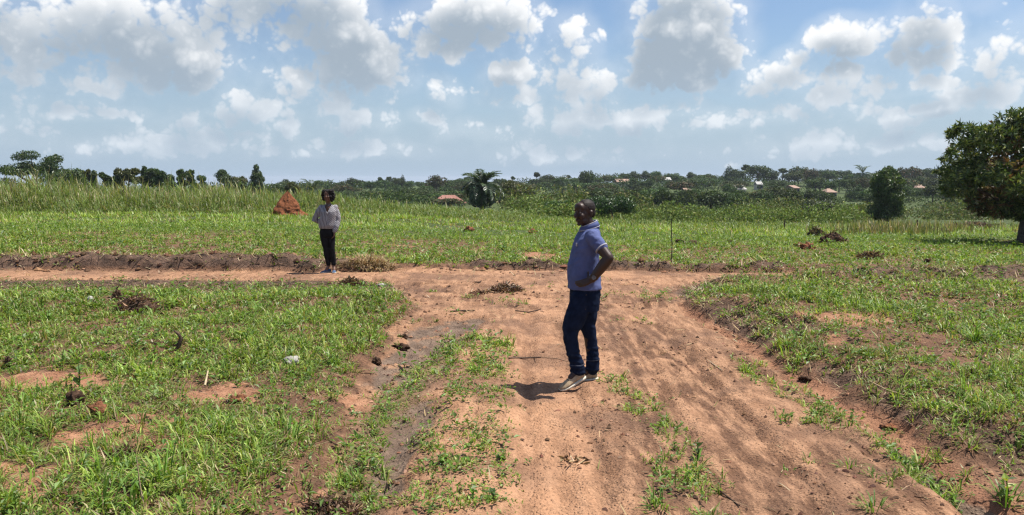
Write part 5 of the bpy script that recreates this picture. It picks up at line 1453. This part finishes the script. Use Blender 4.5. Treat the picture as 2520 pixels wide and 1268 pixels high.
# ---- the man: side-on to the camera, hand on hip, one heel lifted
def man():
    base = hit(1440, 941)
    gz = base.z
    root = empty('person', base, R(8)); root.scale = (1.0, 1.0, 1.0)
    tag(root, 'man in blue polo shirt and dark jeans standing hand on hip on the track', 'person')
    hc = Vector((-.018, -.005, 1.622)); HM = Euler((0, R(-3), R(26))).to_matrix()
    F = Flesh(); T = head_flesh(F, hc, HM)
    F.tube([(-.005, -.003, 1.56), (.02, 0, 1.50), (.04, 0, 1.43)], [(.058, .056), (.057, .058), (.07, .075)], 14)
    F.slab([(.86, -.12, .12, -.15, .15), (1.0, -.145, .11, -.15, .15), (1.12, -.145, .095, -.15, .15), (1.26, -.12, .105, -.155, .155), (1.38, -.085, .115, -.17, .17), (1.44, -.05, .105, -.12, .12), (1.47, -.02, .09, -.07, .07)])
    sh = Vector((.016, -.182, 1.405)); el = Vector((.132, -.325, 1.225)); wr = Vector((-.008, -.262, 1.020))
    F.tube([sh, sh.lerp(el, .5), el], [.060, .054, .047], 14)
    F.tube([el, el.lerp(wr, .28), el.lerp(wr, .7), wr], [.047, .052, .043, (.034, .027)], 14)
    hand_flesh(F, wr, (-.92, .22, -.36), (-.2, -.25, -.9), (.15, 1, .1), .22, .185, thumb_back=True)
    # far arm hangs at his side
    s2 = Vector((.035, .185, 1.405)); e2 = Vector((.05, .255, 1.14)); w2 = Vector((-.015, .235, .90))
    F.tube([s2, s2.lerp(e2, .5), e2], [.056, .049, .042], 12); F.tube([e2, e2.lerp(w2, .3), w2], [.042, .045, (.03, .024)], 12)
    hand_flesh(F, w2, (-.1, 0, -1), (1, 0, 0), (0, -1, 0), .3, .18)
    # legs under the jeans
    kl = Vector((-.170, -.105, .53)); al = Vector((-.094, -.11, .15)); kr = Vector((.044, .095, .52)); ar = Vector((.092, .09, .12))
    F.tube([(-.02, -.085, .86), (-.08, -.095, .69), kl, al], [.085, .075, .055, .038], 12); F.tube([(.02, .085, .86), (.025, .09, .69), kr, ar], [.085, .075, .055, .038], 12)
    F.tube([al, al + Vector((-.08, -.04, -.06))], [.035, .03], 10); F.tube([ar, ar + Vector((-.08, .01, -.06))], [.035, .03], 10)
    body = F.fuse('body', M_SKIN_A, .0052, 3, root, decim=.35)
    eyes(T, root)
    # cropped hair: a close cap over the skull
    hgt = Flesh(); hgt.ball((.016, 0, .0375), (.0995, .0785, .0895)); hgt.ball((.045, 0, -.005), (.066, .068, .07)); hgt.xform(T)
    me = hgt.fuse('hair', M_CROP, .005, 3, root)
    bm = bmesh.new(); bm.from_mesh(me.data); Ti = T.inverted()
    kill = [v for v in bm.verts if (lambda q: q.x < -.045 + max(0, .075 - q.z) * .75 or q.z < -.05)(Ti @ v.co)]
    bmesh.ops.delete(bm, geom=kill, context='VERTS'); bm.to_mesh(me.data); bm.free()
    me.modifiers.new('t', 'SOLIDIFY').thickness = .0012
    # polo shirt
    S = Flesh()
    S.slab([(.905, -.166, .138, -.176, .176), (.96, -.170, .138, -.176, .176), (1.05, -.174, .120, -.174, .174), (1.13, -.170, .110, -.174, .174), (1.21, -.146, .112, -.176, .176), (1.30, -.128, .122, -.188, .188), (1.38, -.102, .126, -.192, .192), (1.43, -.070, .120, -.168, .168), (1.465, -.040, .112, -.115, .115), (1.485, -.025, .098, -.085, .085)], p=2.5)
    for (a, b) in ((sh, el), (s2, e2)):
        d = (b - a)
        S.tube([a - d * .06, a + d * .2, a + d * .54], [.070, .067, .064], 16)
    S.fuse('polo_shirt', M_POLO, .0065, 5, root, folds=lambda co: fold_noise(9, .0055)(co) + fold_noise(24, .0022, (1, 1, .6), 77)(co), decim=.6)
    shirt = root.children[-1]
    for (a, b) in ((sh, el), (s2, e2)):
        d = (b - a); t = Flesh(); t.tube([a + d * .53, a + d * .575], [.0655, .0650], 20, rnd=False)
        link('sleeve_trim', build_mesh('sleeve_trim', np.array(t.V), np.array([q for q in t.F if len(q) == 3]), np.array([q for q in t.F if len(q) == 4]), None, True, [M_POLOTRIM]), shirt)
    # collar: standing band folded over, pale edge
    def ring(cx, cz, rx, ry, tilt, n=28, cy=0):
        return [Vector((cx + math.cos(2 * math.pi * j / n) * rx, cy + math.sin(2 * math.pi * j / n) * ry, cz + math.cos(2 * math.pi * j / n) * tilt)) for j in range(n)]
    def band(rings_, mat, name, par, thick):
        V_ = [tuple(p) for r_ in rings_ for p in r_]; n = len(rings_[0]); Fq = []
        for i in range(len(rings_) - 1):
            for j in range(n):
                a = i * n + j; b = i * n + (j + 1) % n; Fq.append((a, b, b + n, a + n))
        o = link(name, build_mesh(name, np.array(V_), None, np.array(Fq), None, True, [mat]), par)
        o.modifiers.new('t', 'SOLIDIFY').thickness = thick; return o
    col = band([ring(.030, 1.452, .098, .098, .022), ring(.026, 1.490, .080, .078, .026), ring(.022, 1.520, .070, .069, .030), ring(.023, 1.512, .078, .077, .030), ring(.026, 1.478, .096, .094, .026)], M_POLO, 'collar', shirt, .004)
    t = Tubes(); rr = ring(.0265, 1.476, .0975, .0955, .026); t.add([tuple(p) for p in rr + rr[:1]], [.0045] * 29, 6); link('collar_trim', t.mesh('collar_trim', M_POLOTRIM), shirt)
    t = Tubes(); rr = ring(.0225, 1.521, .0735, .0725, .030); t.add([tuple(p) for p in rr + rr[:1]], [.005] * 29, 6); link('collar_trim', t.mesh('collar_trim', M_POLOTRIM), shirt)
    link('chest_emblem', box_mesh('chest_emblem', -.121, -.113, -.115, -.085, 1.315, 1.345, M_POLOTRIM), shirt)
    # jeans
    J = Flesh()
    J.slab([(.70, -.115, .115, -.165, .165), (.78, -.150, .125, -.175, .175), (.86, -.152, .130, -.168, .168), (.935, -.150, .122, -.160, .160)], p=2.4)
    J.tube([(-.060, -.092, .83), (-.104, -.098, .70), (-.146, -.103, .58), kl + Vector((.002, 0, 0)), (-.166, -.106, .44), (-.140, -.108, .31), (-.104, -.110, .19), (-.096, -.111, .125)],
           [(.108, .085), (.104, .083), (.096, .078), (.080, .073), (.069, .066), (.064, .062), (.069, .062), (.071, .062)], 18, ref=(1, 0, 0))
    J.tube([(.032, .092, .83), (.034, .094, .70), (.040, .095, .58), kr, (.070, .094, .42), (.088, .092, .30), (.095, .09, .19), (.092, .09, .105)],
           [(.112, .085), (.104, .083), (.092, .076), (.075, .070), (.063, .064), (.060, .060), (.061, .060), (.064, .060)], 18, ref=(1, 0, 0))
    jo = J.fuse('jeans', M_JEANS, .0065, 5, root, folds=lambda co: fold_noise(11, .0048, (1, 1, 2.2), 12)(co) + np.where(co[:, 2] < .34, .004 * np.sin(co[:, 2] * 120 + co[:, 0] * 14), 0), decim=.6)
    for (c, zz, rx) in ((Vector((-.104, -.110, 0)), .205, .071), (Vector((.095, .09, 0)), .20, .064)):
        t = Tubes(); rr = ring(c.x, zz, rx, .066, .004, 24, c.y); t.add([tuple(p) for p in rr + rr[:1]], [.003] * 25, 5); link('turn_up', t.mesh('turn_up', M_SEAM), jo)
    # watch
    d = (el - wr).normalized(); c = wr + d * .035
    t = Flesh(); t.tube([c - d * .012, c + d * .012], [(.040, .034)] * 2, 18, rnd=False)
    wo_ = link('watch', build_mesh('watch', np.array(t.V), np.array([q for q in t.F if len(q) == 3]), np.array([q for q in t.F if len(q) == 4]), None, True, [M_LACE]), root)
    t = Flesh(); n_ = Vector((-.15, -1, .2)).normalized(); n_ = (n_ - d * n_.dot(d)).normalized(); t.tube([c + n_ * .030, c + n_ * .044], [.021, .019], 16, rnd=False)
    link('watch_face', build_mesh('watch_face', np.array(t.V), np.array([q for q in t.F if len(q) == 3]), np.array([q for q in t.F if len(q) == 4]), None, False, [M_STEEL]), wo_)
    # shoes; soles rest on the soil
    Mi = root.matrix_basis.inverted()
    def soil(p):
        w = Matrix.Translation(base) @ Euler((0, 0, R(8))).to_matrix().to_4x4() @ Vector(p); return ground_z(w.x, w.y) - base.z
    tl = Vector((-.278, -.180, 0)); tl.z = soil(tl) + .002
    hl = Vector((-.022, -.090, .070))
    shoe(root, hl, tl, (0.25, 0, 1), .30, 'tan shoe with the heel lifted', M_TAN, M_SOLE, M_LACE, 1.12, 1.22)
    tr = Vector((-.135, .150, 0)); tr.z = soil(tr) + .001; hr = Vector((.148, .085, 0)); hr.z = soil(hr) + .001
    shoe(root, hr, tr, (0, 0, 1), .30, None, M_TAN, M_SOLE, M_LACE, 1.1, 1.15)
man()

# ---- the woman beyond the junction, facing the camera
def woman():
    base = hit(812, 671)
    root = empty('person', base, R(6)); tag(root, 'woman in striped blouse and black trousers standing at the roadside', 'person')
    Fz = Euler((0, 0, R(90 - 14))).to_matrix()         # local -X looks at the camera and a little to her left
    hc = Vector((-.005, -.02, 1.508)); HM = Euler((R(0), R(2), 0)).to_matrix(); HM = Fz @ HM
    F = Flesh(); T = head_flesh(F, hc, HM, .90, True)
    F.tube([(-.005, -.005, 1.43), (-.005, .01, 1.37), (-.005, .015, 1.31)], [.046, .046, .062], 12)
    F.slab([(.82, -.17, .12, -.10, .12), (.92, -.14, .10, -.09, .10), (1.04, -.13, .10, -.09, .09), (1.16, -.145, .125, -.11, .09), (1.26, -.155, .145, -.08, .09), (1.31, -.11, .10, -.05, .075)])
    # her right arm bends behind the back, her left hangs down
    s1 = Vector((-.170, .02, 1.265)); e1 = Vector((-.262, .06, 1.05)); w1 = Vector((-.10, .15, .96))
    F.tube([s1, s1.lerp(e1, .5), e1], [.043, .038, .034], 12); F.tube([e1, e1.lerp(w1, .4), w1], [.034, .034, .024], 12)
    hand_flesh(F, w1, (1, .1, -.1), (0, 0, -1), (0, .6, 0), .25, .16)
    s2 = Vector((.155, .02, 1.265)); e2 = Vector((.168, .0, 1.02)); w2 = Vector((.112, -.075, .81))
    F.tube([s2, s2.lerp(e2, .5), e2], [.043, .038, .034], 12); F.tube([e2, e2.lerp(w2, .4), w2], [.034, .034, .024], 12)
    hand_flesh(F, w2, (-.12, -.1, -1), (.3, -1, 0), (-1, -.3, 0), .28, .165)
    k1 = Vector((-.062, -.015, .48)); a1 = Vector((-.03, .02, .12)); k2 = Vector((.048, -.02, .48)); a2 = Vector((.078, .01, .12))
    F.tube([(-.095, .01, .82), (-.08, 0, .66), k1, a1], [.085, .072, .05, .033], 12); F.tube([(.03, .01, .82), (.035, 0, .66), k2, a2], [.085, .072, .05, .033], 12)
    F.tube([a1, (-.07, -.02, .05)], [.032, .03], 10); F.tube([a2, (.085, -.05, .05)], [.032, .03], 10)
    F.fuse('body', M_SKIN_B, .0060, 3, root, decim=.35); eyes(T, root)
    # hair: full dark curls round the head down to the neck
    Hf = Flesh(); r = random.Random(8)
    Hf.ball((.02, 0, .05), (.118, .105, .098))
    for i in range(95):
        a = r.uniform(0, 6.28); z = r.uniform(-.11, .125); q = math.sqrt(max(.05, 1 - ((z - .01) / .16) ** 2))
        p = Vector((.025 + math.cos(a) * .115 * q, math.sin(a) * .122 * q, z))
        if p.x < -.055 and z < .055 and abs(p.y) < .075: continue
        if p.x < -.07 and z < .085: continue
        Hf.ball(tuple(p), r.uniform(.022, .036), nu=10, nv=7)
    Hf.xform(T); Hf.fuse('hair', M_HAIR, .0065, 1, root, folds=fold_noise(60, .004, (1, 1, 1), 4), decim=.6)
    # blouse, loose, v-neck
    m, gg = new_mat('striped_blouse'); t = gg.new('ShaderNodeTexCoord'); P = t.outputs['Object']; s = gg.sep(P)
    xr = gg.m('MULTIPLY_ADD', gg.m('ABSOLUTE', gg.m('ADD', s[0], .015)), 1.0, gg.m('MULTIPLY', s[2], gg.sstep(s[0], -.03, .03, .12, .75)))
    wv = gg.m('SINE', gg.m('MULTIPLY_ADD', gg.noise(P, 9, 3), 5.0, gg.m('MULTIPLY', xr, 2 * math.pi / .028)))
    cst = gg.mix(gg.sstep(wv, .15, .75), (.33, .315, .33, 1), (.05, .045, .055, 1))
    Mb = finish(m, gg, principled(gg, cst, .85, .15).outputs[0])
    S = Flesh()
    S.slab([(.865, -.185, .130, -.125, .150), (.92, -.200, .145, -.140, .160), (1.00, -.195, .150, -.140, .150), (1.10, -.175, .148, -.140, .130), (1.20, -.172, .160, -.135, .115), (1.27, -.168, .158, -.095, .105), (1.315, -.115, .105, -.055, .085), (1.335, -.085, .075, -.03, .07)], p=2.3)
    S.tube([s1 + Vector((.03, 0, .01)), s1.lerp(e1, .4), e1 + Vector((-.015, .0, -.01)), e1.lerp(w1, .85)], [.066, .064, .066, .05], 14)
    S.tube([s2 + Vector((-.03, 0, .01)), s2.lerp(e2, .5), e2, e2.lerp(w2, .55), e2.lerp(w2, .93)], [.066, .062, .062, .064, .046], 14)
    S.fuse('blouse', Mb, .0072, 4, root, folds=fold_noise(10, .006, (1, 1, 1.4), 31), decim=.6); bl = root.children[-1]
    # open neckline: skin wedge seen in the v, edged by the blouse's collar
    t = Tubes(); vpt = Vector((-.012, -.152, 1.165))
    t.add([(-.082, -.02, 1.335), (-.062, -.088, 1.285), vpt], [.010, .010, .007], 6); t.add([(.072, -.02, 1.335), (.050, -.088, 1.285), vpt], [.010, .010, .007], 6)
    link('neckline', t.mesh('neckline', Mb), bl)
    W_ = np.array([(-.062, -.045, 1.335), (.055, -.045, 1.335), (-.056, -.094, 1.280), (.046, -.094, 1.280), (-.012, -.150, 1.172), (-.012, -.02, 1.30)])
    o = link('neck_skin', build_mesh('neck_skin', W_, np.array([(0, 2, 3), (0, 3, 1), (2, 4, 3), (0, 5, 2), (1, 3, 5), (2, 5, 4), (3, 4, 5), (0, 1, 5)]), None, None, True, [M_SKIN_B]), root)
    J = Flesh()
    J.slab([(.70, -.165, .105, -.10, .115), (.78, -.180, .118, -.112, .135), (.86, -.172, .115, -.108, .13), (.93, -.150, .105, -.10, .115)], p=2.3)
    J.tube([(-.095, .01, .80), (-.082, 0, .66), k1, (-.05, 0, .33), a1 + Vector((0, 0, .04))], [(.094, .092), (.085, .083), (.061, .062), (.056, .058), (.044, .046)], 16, ref=(1, 0, 0))
    J.tube([(.030, .01, .80), (.036, 0, .66), k2, (.062, 0, .33), a2 + Vector((0, 0, .04))], [(.092, .092), (.082, .083), (.061, .062), (.056, .058), (.044, .046)], 16, ref=(1, 0, 0))
    J.fuse('trousers', M_BLACK, .0072, 4, root, folds=fold_noise(12, .0035, (1, 1, 2), 41), decim=.6)
    def soil(p):
        w = Matrix.Translation(base) @ Euler((0, 0, R(6))).to_matrix().to_4x4() @ Vector(p); return ground_z(w.x, w.y) - base.z
    for (h, t_) in (((.02, .045, 0), (-.17, -.10, 0)), ((.075, .07, 0), (.098, -.17, 0))):
        h = Vector(h); t_ = Vector(t_); h.z = soil(h) + .001; t_.z = soil(t_) + .001
        shoe(root, h, t_, (0, 0, 1), .24, None, M_BLUE, M_WHITE, M_WHITE, 1.0)
woman()

# ------------------------------------------------------------------ air
def haze():
    V_ = [(x, y, z) for z in (-60, 14.0) for y in (-75, 5400) for x in (-5400, 5400)]
    F = [(0, 2, 3, 1), (4, 5, 7, 6), (0, 1, 5, 4), (2, 6, 7, 3), (0, 4, 6, 2), (1, 3, 7, 5)]
    m = bpy.data.materials.new('haze'); m.use_nodes = True; t = m.node_tree; t.nodes.clear()
    v = t.nodes.new('ShaderNodeVolumePrincipled'); v.inputs['Color'].default_value = (.80, .88, 1.0, 1)
    v.inputs['Density'].default_value = .00017; v.inputs['Anisotropy'].default_value = .25
    o = t.nodes.new('ShaderNodeOutputMaterial'); t.links.new(v.outputs[0], o.inputs['Volume'])
    ob = link('haze', build_mesh('haze', np.array(V_, float), None, np.array(F), None, False, [m]))
    tag(ob, 'thin bluish haze over the far wood', None, None, 'stuff')
haze()
